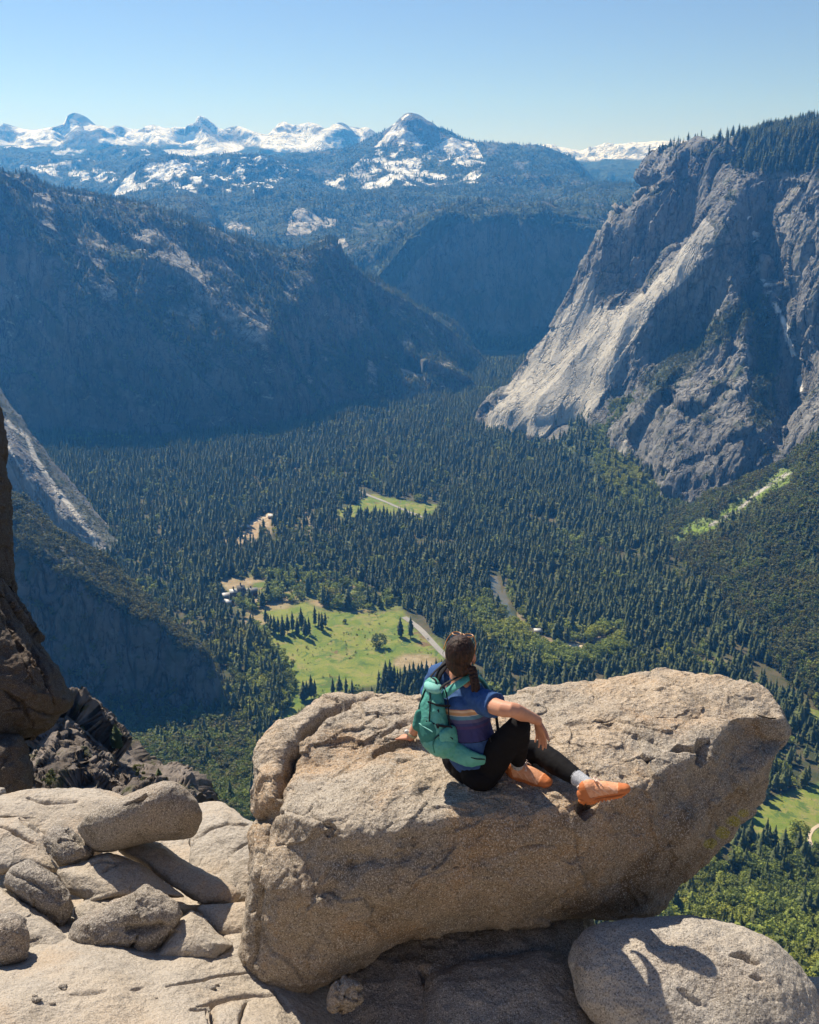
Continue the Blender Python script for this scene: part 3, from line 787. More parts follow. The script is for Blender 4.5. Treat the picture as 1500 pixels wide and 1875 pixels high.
for a, b_, r1, r2, s_ in ((470,1135,26,12,.7),(500,1105,40,12,.6),(565,850,7,9,1),(540,870,6,16,.8),(485,970,14,20,.6),(520,940,12,9,.8),(1040,1168,60,10,.5),(1120,1170,40,8,.7),(440,992,40,4,.8),(945,1130,14,10,.5),(480,1230,16,40,.5),(1410,1270,40,9,.5),(1300,1215,60,8,.35),(825,955,8,8,.9),(820,905,8,5,.9),(1090,1010,8,16,.5),(1020,995,14,10,.5),(560,960,14,30,.5)):
    e = ((px - a) / r1) ** 2 + ((py - b_) / r2) ** 2
    dry = np.maximum(dry, sstep(1.2 - e + 0.08 * nz, 0, 0.4) * s_)
land('valley_floor', G, M['floor'], 'forested valley floor with green meadows', {'grass': grass * (1 - dry * 0.6), 'dry': dry})
G_floor = G; clear = np.clip(grass * 1.15 + dry, 0, 1)

def ribbon(name, line, wid, mat, label, z, kind='structure', sm=True):
    L = np.array(flr(line, FLOOR)); n = 90
    s = np.concatenate([[0], np.cumsum(np.linalg.norm(np.diff(L, axis=0), axis=1))]); s /= s[-1]
    q = np.linspace(0, 1, n)
    C = pchip(s, L, q); T = np.gradient(C, axis=0); T /= np.linalg.norm(T, axis=1)[:, None]
    Nn = np.stack([-T[:, 1], T[:, 0]], -1)
    w = wid * (1 + 0.25 * np.sin(q * 23) * (1 if kind == 'water' else 0)) / 2
    w = np.asarray(w) * np.ones(n)
    cols = [C + Nn * (w * k)[:, None] for k in (-1, -.33, .33, 1)]
    V = np.stack(cols, 1); zz = ground_h(V[..., 0], V[..., 1]) + z
    V = np.concatenate([V, zz[..., None]], -1)
    f = grid_faces(n, 4)
    o = link(name, mesh_np(name, V.reshape(-1, 3), f, mat)); tag(o, label, kind='structure')
    return L
ribbon('road', ROAD1, 9, M['asphalt'], 'pale road crossing the far small meadow', 0.6)
ribbon('road', ROAD2, 11, M['asphalt'], 'pale road running along the meadow behind the seated woman', 0.6)
ribbon('river', RIVER, 34, M['water'], 'brown green river bending through the valley forest', 0.5, 'water')
ribbon('river', RIVER2, 24, M['water'], 'river stretch at the foot of the oak slope', 0.5, 'water')
ribbon('river', [(440,985),(452,965),(490,945),(512,925)], 13, M['sand'], 'pale gravelly stream bed left of the valley forest', 0.5)
ribbon('footpath', [(1560,1495),(1500,1512),(1487,1522),(1482,1538),(1490,1560)], 4.5, M['sand'], 'sandy path curving through the lower right meadow', 0.5)
Lp = np.array(flr(SAND)); c0 = Lp.mean(0)
Vs = np.concatenate([[c0], Lp]); zz = ground_h(Vs[:, 0], Vs[:, 1]) + 0.9
nL = len(Lp)
tag(link('sand_bar', mesh_np('sand_bar', np.concatenate([Vs, zz[:, None]], 1), [[0, 1 + i, 1 + (i + 1) % nL] for i in range(nL)], M['sand'])), 'pale sand bar on the river bend', kind='structure')
# ground sheet to the horizon
tag(link('ground', mesh_np('ground', [(-8200, -2200, FLOOR - 25), (8200, -2200, FLOOR - 25), (8200, 14200, FLOOR - 25), (-8200, 14200, FLOOR - 25)], [[0, 1, 2, 3]], M['floor'], attrs={'grass': np.zeros(4), 'dry': np.zeros(4)})), 'dark wooded land far below', kind='structure')

# river / road keep-clear
rv_d = np.minimum.reduce([dist_line(px, py, RIVER)[0], dist_line(px, py - 11, RIVER)[0], dist_line(px, py - 20, RIVER)[0], dist_line(px, py - 30, RIVER)[0] + 2, dist_line(px, py - 10, RIVER2)[0], dist_line(px, py - 10, ROAD2)[0], dist_line(px, py, RIVER2)[0], dist_line(px, py, ROAD2)[0], dist_line(px, py, ROAD1)[0] * 1.4])
clear = np.maximum(clear, sstep(13 - rv_d, 0, 4))
_py = py; py = _py - 15; up_ = np.max([soft(MEADOW, 6), soft(MEADOW2, 4) * .4, soft(MEADOW3, 6), soft(GROVE, 5) * .7], 0); py = _py - 28; up_ = np.maximum(up_, 0.75 * soft(MEADOW, 6)); py = _py
clear = np.maximum(clear, up_)
clear = np.maximum(clear, inpoly(px, py, [(398,1062),(480,1062),(480,1105),(398,1105)]) * 1.0)
patchy = (0.35 + 0.9 * lum(V, 140, -.25, .2, 4, 31)) * (0.5 + 0.5 * lum(V, 45, -.3, .1, 3, 33))
band = sstep(py, 1290, 1340) * sstep(500 - px, 0, 60)           # brushy foreground slope, lower left
right_low = sstep(px, 1150, 1350) * sstep(py, 1540, 1620)
scatter_on(G, (1 - clear) * patchy * (1 - 0.98 * band) * (1 - 0.45 * right_low) * (py > 660), 92000, 'conifer', 13, 38, 'valley')
scatter_on(G, (1 - clear) * lum(V, 200, -0.1, .3, 4, 41) * (py > 660) * (1 - band), 6500, 'broadleaf', 12, 22, 'valley')
scatter_on(G, (1 - clear) * lum(V, 160, 0.05, .25, 4, 47) * (py > 660) * (1 - band), 3400, 'lime', 12, 22, 'valley')
scatter_on(G, band * (py < 1560), 3000, 'brush', 9, 17, 'nearslope')
scatter_on(G, band * (py < 1560), 2600, 'broadleaf', 9, 18, 'nearslope')
scatter_on(G, band * (py < 1560), 150, 'conifer', 14, 30, 'nearslope')
scatter_on(G, right_low, 330, 'broadleaf', 18, 30, 'valley')
scatter_on(G, right_low, 330, 'lime', 16, 28, 'valley')
ring = soft(GROVE, 8) * (1 - soft(MEADOW)) * (1 - inpoly(px, py, [(398,1062),(480,1062),(480,1105),(398,1105)]))
scatter_on(G, ring, 150, 'lime', 13, 22, 'grove')
scatter_on(G, ring, 60, 'broadleaf', 12, 20, 'grove')
scatter_on(G, ring, 26, 'conifer', 28, 40, 'grove')
left_edge = inpoly(px, py, [(455,1140),(500,1190),(535,1240),(520,1300),(480,1350),(440,1340),(450,1250)]) * 1.0
scatter_on(G, left_edge * (1 - soft(MEADOW, 6)), 130, 'lime', 13, 21, 'grove')
scatter_on(G, left_edge * (1 - soft(MEADOW, 6)), 70, 'broadleaf', 13, 22, 'grove')
mead = np.maximum(soft(MEADOW), soft(MEADOW3))
scatter_on(G, mead * lum(V, 90, 0, .2, 4, 3) + .05 * mead, 150, 'brush', 1.5, 4.5, 'meadow_tuft')
rb = sstep(30 - dist_line(px, py, [(870,1120),(900,1160),(950,1190),(1010,1210),(1080,1200),(1120,1180)])[0], 0, 14) * sstep(dist_line(px, py, RIVER)[0], 9, 13)
scatter_on(G, rb, 420, 'lime', 15, 27, 'grove')
scatter_on(G, sstep(28 - dist_line(px, py, [(930,1100),(960,1140),(1010,1170),(1060,1170)])[0], 0, 12) * sstep(dist_line(px, py, RIVER)[0], 9, 13), 120, 'lime', 10, 20, 'grove')
# hand-placed pines standing in and around the meadow: (x, y of the foot in the photo, height)
hand = [(733,1166,40),(752,1168,42),(497,1158,36),(503,1163,40),(510,1160,34),(518,1165,44),(527,1158,38),(536,1156,40),(545,1162,36),(552,1150,42),(560,1168,40),(566,1162,36),(577,1146,40),(585,1150,34),(590,1156,38),(596,1148,30),(487,1142,34),(492,1150,30),
        (474,1192,38),(483,1195,34),(490,1198,40),(530,1296,30),(556,1284,36),(562,1282,34),(570,1280,42),(577,1280,34),(610,1278,34),(622,1276,38),(634,1276,34),(645,1276,30),
        (694,1262,34),(706,1260,48),(714,1262,52),(722,1262,44),(733,1264,40),(741,1262,44),(750,1266,50),(757,1264,52),(766,1262,46),(772,1262,50),(781,1262,54),(790,1262,46),(798,1262,56),(808,1260,52),(702,1270,40),(728,1270,44),(746,1272,42),(820,1250,50),(832,1246,52),(760,1275,40)]
P = np.array([on_z(x, y, FLOOR) for x, y, h in hand]); P[:, 2] = ground_h(P[:, 0], P[:, 1])
SCAT.append((P, 'conifer', np.array([h for *_, h in hand], float), 'meadow'))
hb = [(695,1185,26),(620,1112,14),(631,1142,9),(515,1262,24),(500,1250,22),(528,1250,22),(505,1235,20),(520,1236,22),(490,1225,18),(482,1210,16),(535,1262,20)]
P = np.array([on_z(x, y, FLOOR) for x, y, h in hb]); P[:, 2] = ground_h(P[:, 0], P[:, 1])
SCAT.append((P, 'broadleaf', np.array([h for *_, h in hb], float), 'meadow'))
# ------------------------------------------------------------------ tree meshes (unit height 1)
def conifer_crown(seed, levels, per, width):
    r = random.Random(seed); V = []; Fc = []
    for k in range(levels):
        t = k / (levels - 1)
        z = 0.13 + 0.84 * t
        R = width * min(1.0, (1 - t) * 1.75) ** 0.85 * (0.62 + 0.65 * r.random()) + 0.006
        if t < 0.12: R *= 0.75
        for j in range(per):
            a = 2 * PI * (j + r.random() * 0.8) / per + k
            L = R * (0.65 + 0.6 * r.random())
            w = L * 0.42 + 0.006
            dz = -0.28 * L - 0.012 * r.random()
            ca, sa = math.cos(a), math.sin(a)
            zt = z + 0.055 * (1 - 0.5 * t)
            tip = (ca * L, sa * L, z + dz)
            i = len(V)
            V += [(0.004 * ca, 0.004 * sa, zt), (ca * L * 0.55 - sa * w, sa * L * 0.55 + ca * w, z + dz * 0.7), tip, (ca * L * 0.55 + sa * w, sa * L * 0.55 - ca * w, z + dz * 0.7)]
            Fc += [[i, i + 1, i + 2], [i, i + 2, i + 3]]
    i = len(V); V += [(0, 0, 1.0), (0.012, 0, 0.93), (-0.006, 0.01, 0.93), (-0.006, -0.01, 0.93)]
    Fc += [[i, i + 1, i + 2], [i, i + 2, i + 3], [i, i + 3, i + 1]]
    return V, Fc

def trunk(h, r0, r1, n=6, bend=0.0):
    V = []; Fc = []
    for k in range(4):
        t = k / 3; r = r0 + (r1 - r0) * t
        for j in range(n):
            a = 2 * PI * j / n
            V.append((r * math.cos(a) + bend * t * t, r * math.sin(a), h * t - 0.01 * (k == 0)))
    for k in range(3):
        for j in range(n):
            Fc.append([k * n + j, k * n + (j + 1) % n, (k + 1) * n + (j + 1) % n, (k + 1) * n + j])
    Fc.append([3 * n + j for j in range(n)])
    return V, Fc

def leafy_crown(seed, nclump, per, flat=0.85, leaf=0.055, base=0.25, rad=0.36):
    r = random.Random(seed); V = []; Fc = []
    cl = []
    for k in range(nclump):
        a = r.random() * 2 * PI; rr = rad * math.sqrt(r.random()); zz = base + (1 - base - 0.12) * r.random()
        mx = rad * math.sqrt(max(0.05, 1 - ((zz - (base + 0.33)) / 0.48) ** 2))
        cl.append((min(rr, mx) * math.cos(a), min(rr, mx) * math.sin(a), zz, 0.09 + 0.10 * r.random()))
    for cx, cy, cz, cr in cl:
        for j in range(per):
            d = Vector((r.gauss(0, 1), r.gauss(0, 1), r.gauss(0.25, 0.8))).normalized()
            c = Vector((cx, cy, cz)) + Vector((d.x, d.y, d.z * flat)) * cr * (0.55 + 0.5 * r.random())
            nn = (d + Vector((r.gauss(0, .5), r.gauss(0, .5), r.gauss(0.2, .5)))).normalized()
            t = nn.orthogonal().normalized(); b = nn.cross(t)
            ang = r.random() * 6.3; t, b = t * math.cos(ang) + b * math.sin(ang), b * math.cos(ang) - t * math.sin(ang)
            s = leaf * (0.6 + 0.8 * r.random()); s2 = s * (0.5 + .4 * r.random())
            i = len(V)
            V += [tuple(c - t * s), tuple(c - b * s2), tuple(c + t * s), tuple(c + b * s2)]
            Fc.append([i, i + 1, i + 2, i + 3])
    return V, Fc

def limbs(seed, n=4):
    r = random.Random(seed); parts = [trunk(0.5, 0.035, 0.018)]
    for k in range(n):
        a = 2 * PI * k / n + r.random(); V, Fc = trunk(0.38, 0.016, 0.005, 5)
        tilt = 0.6 + 0.3 * r.random()
        V2 = []
        for x, y, z in V:
            x2 = x * math.cos(tilt) + z * math.sin(tilt); z2 = -x * math.sin(tilt) + z * math.cos(tilt)
            V2.append((x2 * math.cos(a) - y * math.sin(a), x2 * math.sin(a) + y * math.cos(a), z2 + 0.25 + 0.06 * k))
        parts.append((V2, Fc))
    V, Fc = merged(parts); return V, Fc

KIND = {'conifer': ('conifer_tree', 'needle', 1.0), 'broadleaf': ('broadleaf_tree', 'leaf', 1.0), 'lime': ('spring_green_tree', 'lime', 1.0), 'brush': ('shrub', 'brush', 1.0)}
def make_kind(kind, seed, detail):
    if kind == 'conifer':
        lv, per = (24, 12) if detail else (15, 8)
        c = conifer_crown(seed, lv, per, 0.105 + 0.06 * random.Random(seed).random()); t = trunk(0.9, 0.014, 0.003, 5)
    elif kind == 'brush':
        c = leafy_crown(seed, 16 if detail else 10, 22 if detail else 12, 0.8, 0.085, 0.05, 0.48); t = trunk(0.3, 0.03, 0.015, 4)
    else:
        c = leafy_crown(seed, 40 if detail else 18, 26 if detail else 13, 0.85, 0.045 if detail else 0.075, 0.20, 0.36)
        t = limbs(seed) if detail else trunk(0.5, 0.03, 0.012, 4)
    return c, t

hid = bpy.data.collections.new('tree_sources')      # not linked to the scene: only instanced
SRC = {}
for kind in KIND:
    col = bpy.data.collections.new('src_' + kind); SRC[kind] = col
    for s in range(5):
        (cv, cf), (tv, tf) = make_kind(kind, 100 + s, False)
        V, Fc = merged([(cv, cf), (tv, tf)])
        me = mesh_np('src_%s_%d' % (kind, s), V, Fc, M[KIND[kind][1]], smooth=False)
        me.materials.append(M['bark'])
        mi = np.zeros(len(Fc), np.int32); mi[len(cf):] = 1
        me.polygons.foreach_set('material_index', mi)
        o = bpy.data.objects.new('src_%s_%d' % (kind, s), me); col.objects.link(o)
DET = {}
for kind in KIND:
    for s in range(4):
        (cv, cf), (tv, tf) = make_kind(kind, 200 + s, True)
        V, Fc = merged([(cv, cf), (tv, tf)])
        whole = mesh_np(KIND[kind][0], V, Fc, M[KIND[kind][1]], smooth=False); whole.materials.append(M['bark'])
        mi = np.zeros(len(Fc), np.int32); mi[len(cf):] = 1; whole.polygons.foreach_set('material_index', mi)
        DET[kind, s] = (mesh_np('crown', cv, cf, M[KIND[kind][1]], smooth=False), mesh_np('trunk', tv, tf, M['bark'], smooth=False), whole)

def cloud(name, P, h, kind, label):
    n = len(P)
    wid = h[:, None] * np.array([[1, 1, 0]]) * (0.85 + 0.4 * RNG.random((n, 1))) + h[:, None] * np.array([[0, 0, 1]])
    if kind in ('conifer',): wid[:, :2] *= (0.75 + 0.6 * RNG.random((n, 1)))
    rot = np.zeros((n, 3)); rot[:, 2] = RNG.random(n) * 6.28
    rot[:, 0] = RNG.normal(0, .03, n)
    me = mesh_np(name, P, np.zeros((0, 4), np.int32), None, attrs={'scl': wid, 'rot': rot})
    a = me.attributes.new('idx', 'INT', 'POINT'); a.data.foreach_set('value', RNG.integers(0, 5, n).astype(np.int32))
    o = link(name, me); tag(o, label, kind='stuff')
    ng = bpy.data.node_groups.new('scatter_' + name, 'GeometryNodeTree')
    ng.interface.new_socket('Geometry', in_out='INPUT', socket_type='NodeSocketGeometry')
    ng.interface.new_socket('Geometry', in_out='OUTPUT', socket_type='NodeSocketGeometry')
    N = ng.nodes; gi = N.new('NodeGroupInput'); go = N.new('NodeGroupOutput')
    ci = N.new('GeometryNodeCollectionInfo'); ci.inputs['Collection'].default_value = SRC[kind]
    ci.inputs['Separate Children'].default_value = True; ci.inputs['Reset Children'].default_value = True
    ip = N.new('GeometryNodeInstanceOnPoints'); ip.inputs['Pick Instance'].default_value = True
    def na(nm, t):
        q = N.new('GeometryNodeInputNamedAttribute'); q.data_type = t; q.inputs['Name'].default_value = nm; return q.outputs['Attribute']
    lk = ng.links.new
    lk(gi.outputs[0], ip.inputs['Points']); lk(ci.outputs[0], ip.inputs['Instance'])
    lk(na('idx', 'INT'), ip.inputs['Instance Index']); lk(na('scl', 'FLOAT_VECTOR'), ip.inputs['Scale'])
    lk(na('rot', 'FLOAT_VECTOR'), ip.inputs['Rotation']); lk(ip.outputs[0], go.inputs[0])
    m = o.modifiers.new('trees', 'NODES'); m.node_group = ng
    return o

# what the near rocks hide, in photo pixels (only used to skip choosing hidden trees)
NEAR = [[(445,1875),(445,1640),(470,1500),(468,1420),(500,1330),(600,1275),(900,1268),(1200,1231),(1370,1255),(1437,1312),(1390,1450),(1360,1510),(1290,1570),(1180,1680),(1260,1676),(1380,1700),(1460,1760),(1500,1830),(1500,1875)],
        [(0,1875),(0,1060),(60,1150),(130,1280),(300,1440),(370,1480),(470,1520),(470,1875)],
        [(815,1165),(873,1165),(880,1270),(815,1270)]]
WHERE = {
 'valley': 'in the valley forest', 'meadow': 'beside the green meadow', 'grove': 'along the meadow edge and river',
 'nearslope': 'on the steep slope left of the big boulder', 'talus': 'on the green talus under the granite cliffs',
 'meadow_tuft': 'in the grass of the meadow', 'slope': 'on the mountainside at the right edge', 'rim': 'on the rim above the granite cliffs', 'cliff': 'clinging to the cliffs',
 'ridge': 'on the long left ridge', 'buttress': 'on the crest of the dark buttress', 'far': 'on the far mountains'}
LOOK = {'conifer': 'dark green pointed conifer', 'broadleaf': 'rounded mid green broadleaf tree', 'lime': 'bright yellow green broadleaf tree', 'brush': 'olive green shrub'}
CLOUDN = {'conifer': 'conifer_forest', 'broadleaf': 'broadleaf_woodland', 'lime': 'spring_green_woodland', 'brush': 'hillside_brush'}
for kind in KIND:
    P = np.concatenate([s[0] for s in SCAT if s[1] == kind]); h = np.concatenate([s[2] for s in SCAT if s[1] == kind])
    wh = sum([[s[3]] * len(s[0]) for s in SCAT if s[1] == kind], [])
    must = np.array([w == 'meadow' for w in wh])
    px, py, fw = proj(P + np.stack([0 * h, 0 * h, h * .6], -1))
    hpx = h / fw * F_PX
    vis = (px > -8) & (px < 1508) & (py > 0) & (py < 1885)
    for poly in NEAR: vis &= ~inpoly(px, py, poly)
    score = np.where(vis, hpx, -1) + must * vis * 1000
    order = np.argsort(-score)[:296]
    order = order[score[order] > 0]
    rest = np.ones(len(P), bool); rest[order] = False
    nm, mk, _ = KIND[kind]
    for rank, i in enumerate(order):
        s = int(RNG.integers(0, 4)); rz = float(RNG.random() * 6.28)
        wsc = h[i] * (0.85 + 0.35 * float(RNG.random()))
        cr, tr, wmesh = DET[kind, s]
        if hpx[i] > 34:
            r = empty(nm, P[i]); r.rotation_euler = (0, 0, rz); r.scale = (wsc, wsc, h[i])
            link('crown', cr, r); link('trunk', tr, r)
        else:
            r = link(nm, wmesh, None, P[i]); r.rotation_euler = (0, 0, rz); r.scale = (wsc, wsc, h[i])
        tag(r, '%s standing %s' % (LOOK[kind], WHERE[wh[i]]), 'shrub' if kind == 'brush' else 'tree', group='%ss %s' % (LOOK[kind].split(' ', 1)[1] if False else LOOK[kind], WHERE[wh[i]]))
    cloud(CLOUDN[kind], P[rest], h[rest], kind, {'conifer': 'dense dark conifer forest filling the valley and slopes', 'broadleaf': 'green broadleaf woodland among the conifers', 'lime': 'bright spring green woodland patches', 'brush': 'olive chaparral covering the hillsides'}[kind])
# ------------------------------------------------------------------ near rocks
def displace_v(V, N, spec, seed=0):
    d = 0
    for amp, size, octv, ridged in spec:
        k = facet(V, size, seed) if octv == 'f' else fbm(V, size, octv, 0.5, ridged, seed); seed += 7
        if ridged: k = k - 0.4
        d = d + amp * k
    return V + N * np.asarray(d)[:, None]

def facing(V, N):
    return -(N * V / np.linalg.norm(V, axis=1)[:, None]).sum(1)

def carve(V, N, feats):
    """hollows and cracks: each (kind, photo-pixel shape, width px, depth m)"""
    px, py, fw = proj(V); front = sstep(facing(V, N), 0.0, 0.12)
    wob = 6 * fbm(V, 0.25, 3, seed=4)
    d = np.zeros(len(V))
    for kind, shape, w, dep in feats:
        if kind == 'linex':
            q, par = dist_line(px, py, shape); back = sstep(facing(V, N), -0.75, -0.3)
            V = V - N * (dep * np.exp(-(q / w) ** 2) * back)[:, None]
        elif kind == 'line':
            q, par = dist_line(px + wob, py + wob * 0.7, shape)
            taper = 0.35 + 0.65 * np.sin(PI * np.clip(par, 0.02, 0.98)) ** 0.5
            d = np.maximum(d, dep * np.exp(-(q / (w * taper)) ** 2) * taper) if dep > 0 else np.where(q < 3 * w, d + dep * np.exp(-(q / w) ** 2), d)
        elif kind == 'hole':
            cx, cy, rx, ry = shape
            e = np.sqrt(((px - cx + wob) / rx) ** 2 + ((py - cy + wob) / ry) ** 2)
            d = np.maximum(d, dep * sstep(1.15 - e, 0, w))
        elif kind == 'poly':
            ins = inpoly(px + wob * .5, py + wob * .5, shape)
            q, _ = dist_line(px + wob * .5, py + wob * .5, shape + [shape[0]])
            d = np.maximum(d, np.where(ins, dep * sstep(q, 0, w), 0))
    return V - N * (d * front)[:, None]

def ring_rock(rings, nphi, nth):
    """closed solid lofted through closed rings of world points (first and last are single points)"""
    R = []
    ns = max(len(r) for r in rings)
    q = np.linspace(0, ns, nphi, endpoint=False)
    for r in rings:
        r = np.asarray(r, float)
        if len(r) == 1: R.append(np.repeat(r, nphi, 0)); continue
        e = np.concatenate([r[-3:], r, r[:3]]); x = np.arange(-3, ns + 3)
        # smooth closed curve: average of monotone and Catmull-Rom
        a = pchip(x, e, q)
        k = np.floor(q).astype(int); t = (q - k)[:, None]; k = k + 3
        p0, p1, p2, p3 = e[k - 1], e[k], e[k + 1], e[k + 2]
        b = 0.5 * (2 * p1 + (p2 - p0) * t + (2 * p0 - 5 * p1 + 4 * p2 - p3) * t**2 + (3 * p1 - p0 - 3 * p2 + p3) * t**3)
        R.append(0.3 * a + 0.7 * b)
    R = np.array(R)
    L = np.concatenate([[0], np.cumsum(np.linalg.norm(np.diff(R, axis=0), axis=2).mean(1))])
    v = np.linspace(0, L[-1], nth)
    G = np.stack([pchip(L, R[:, k], v) for k in range(nphi)], 1)
    return G

def closed_normals(G):
    N = grid_normals(G, wrap=True)
    c = G.reshape(-1, 3).mean(0)
    if ((G - c) * N).sum() < 0: N = -N
    N[0] = N[1].mean(0) / np.linalg.norm(N[1].mean(0)); N[-1] = N[-2].mean(0) / np.linalg.norm(N[-2].mean(0))
    return N

def finish_rock(name, G, mat, spec, feats=(), label='', cat='rock', seed=0, group=None, kind=None, attrs=None):
    N = closed_normals(G); sh = G.shape
    V = displace_v(G.reshape(-1, 3), N.reshape(-1, 3), spec[:1], seed)
    if feats:
        N2 = closed_normals(V.reshape(sh)).reshape(-1, 3)
        V = carve(V, N2, feats)
    if spec[1:]:
        N2 = closed_normals(V.reshape(sh)).reshape(-1, 3)
        V = displace_v(V, N2, spec[1:], seed + 50)
    V = V.reshape(sh); V[0] = V[0].mean(0); V[-1] = V[-1].mean(0)
    f = grid_faces(sh[0], sh[1], wrap=True)
    at_ = attrs(V.reshape(-1, 3), closed_normals(V).reshape(-1, 3)) if attrs else None
    c = V.reshape(-1, 3).mean(0)
    a, b, cc, d = (V.reshape(-1, 3)[f[:, k]] for k in range(4))
    s = (np.cross(b - a, d - a) * (a - c)).sum()
    if s < 0: f = f[:, ::-1]
    o = centred(name, V.reshape(-1, 3), f, mat, attrs=at_)
    tag(o, label, None if kind else cat, group, kind)
    return o

def inflate(name, outline, t, thick, tilt, mat, label, spec=None, feats=(), res=1.0, bx=1.0, seed=0, kind=None, centre=None, flat=0.8, scale=1.0, cat='rock'):
    O = np.array(outline, float)
    c = O.mean(0) if centre is None else np.array(centre, float)
    ang = np.arctan2(-(O[:, 1] - c[1]), O[:, 0] - c[0]); rad = np.hypot(*(O - c).T)
    k = np.argsort(ang); ang = ang[k]; rad = rad[k]
    A = np.concatenate([ang - 2 * PI, ang, ang + 2 * PI]); Rr = np.tile(rad, 3)
    keep = np.concatenate([[True], np.diff(A) > 1e-4]); A = A[keep]; Rr = Rr[keep]
    nph = int(260 * res); nth = int(150 * res)
    ph = np.linspace(-PI, PI, nph, endpoint=False)
    # straight chords between outline points keep the corners of the rock
    X = Rr * np.cos(A); Y = Rr * np.sin(A)
    r = np.empty(nph)
    for i, p in enumerate(ph):
        j = np.searchsorted(A, p, side='right') - 1
        x0, y0, x1, y1 = X[j], Y[j], X[j + 1], Y[j + 1]
        dx, dy = x1 - x0, y1 - y0; den = math.cos(p) * dy - math.sin(p) * dx
        r[i] = (x0 * dy - y0 * dx) / den if abs(den) > 1e-9 else Rr[j]
    ker = np.ones(5) / 5
    r = np.convolve(np.concatenate([r[-2:], r, r[:2]]), ker, 'valid')
    th = np.linspace(0, PI, nth)[:, None]
    sn, cs = np.sin(th) ** flat, np.sign(np.cos(th)) * np.abs(np.cos(th)) ** bx
    dpx = r[None] * np.cos(ph)[None] * sn; dpy = -r[None] * np.sin(ph)[None] * sn
    dep = t - thick * cs + tilt * (-dpy) * t / F_PX
    a, dy, dz = ray(c[0] + dpx, c[1] + dpy)
    G = np.stack([a * dep, dy * dep, dz * dep], -1)
    if spec is None:
        s = scale
        spec = [(0.035 * s, 0.35 * s, 4, False), (0.02 * s, 0.16 * s, 4, True), (0.006 * s, 0.05 * s, 3, False)]
    return finish_rock(name, G, mat, spec, feats, label, seed=seed, kind=kind, cat=cat)

# ---- the great perched boulder -----------------------------------------
T = [(478,1412,4.98),(508,1474,4.62),(590,1510,4.39),(700,1524,4.33),(845,1494,4.42),(960,1490,4.44),(1062,1484,4.50),(1150,1442,4.66),(1232,1402,4.86),(1298,1366,5.02),(1345,1316,5.30),(1432,1314,5.45),
     (1390,1258,5.72),(1300,1240,5.92),(1200,1232,6.02),(1100,1251,5.92),(950,1265,5.76),(800,1273,5.70),(670,1267,5.68),(575,1284,5.55),(510,1325,5.35),(480,1370,5.15)]
Mi = [(462,1560,4.80),(472,1610,4.42),(560,1640,4.25),(690,1640,4.21),(840,1612,4.33),(960,1602,4.38),(1070,1592,4.43),(1160,1562,4.56),(1240,1530,4.73),(1312,1490,4.90),(1362,1430,5.12),(1412,1385,5.32)]
Bo = [(450,1735,4.66),(462,1795,4.40),(545,1818,4.37),(640,1782,4.44),(790,1708,4.56),(930,1692,4.66),(1050,1680,4.72),(1180,1680,4.79),(1242,1622,4.93),(1300,1566,5.07),(1352,1514,5.22),(1392,1455,5.38)]
Tw = np.array([at(*p) for p in T]); cen = Tw.mean(0)
out = Tw - cen; out[:, 2] = 0; out /= np.linalg.norm(out, axis=1)[:, None]
U = Tw + out * 0.045 + np.array([0, 0, -0.13])
Mw = np.array([at(*p) for p in Mi]); Bw = np.array([at(*p) for p in Bo])
nb_ = len(T) - len(Mi)
Mw = np.concatenate([Mw, Tw[len(Mi):] + out[len(Mi):] * 0.07 + np.array([0, 0, -0.42])])
Bw = np.concatenate([Bw, Tw[len(Mi):] - out[len(Mi):] * 0.25 + np.array([0, 0, -0.85])])
def toward(Rg, c, f, dz): return Rg + (c - Rg) * f + np.array([0, 0, dz])
ct = cen + np.array([0, 0, 0.035]); cb = Bw.mean(0) + np.array([0, 0, -0.05])
rings = [[ct], toward(Tw, ct, 0.66, 0.03), toward(Tw, ct, 0.33, 0.028), toward(Tw, ct, 0.10, 0.018), Tw, U, Mw, Bw, toward(Bw, cb, 0.45, -0.02), [cb]]
G = ring_rock(rings, 1150, 560)
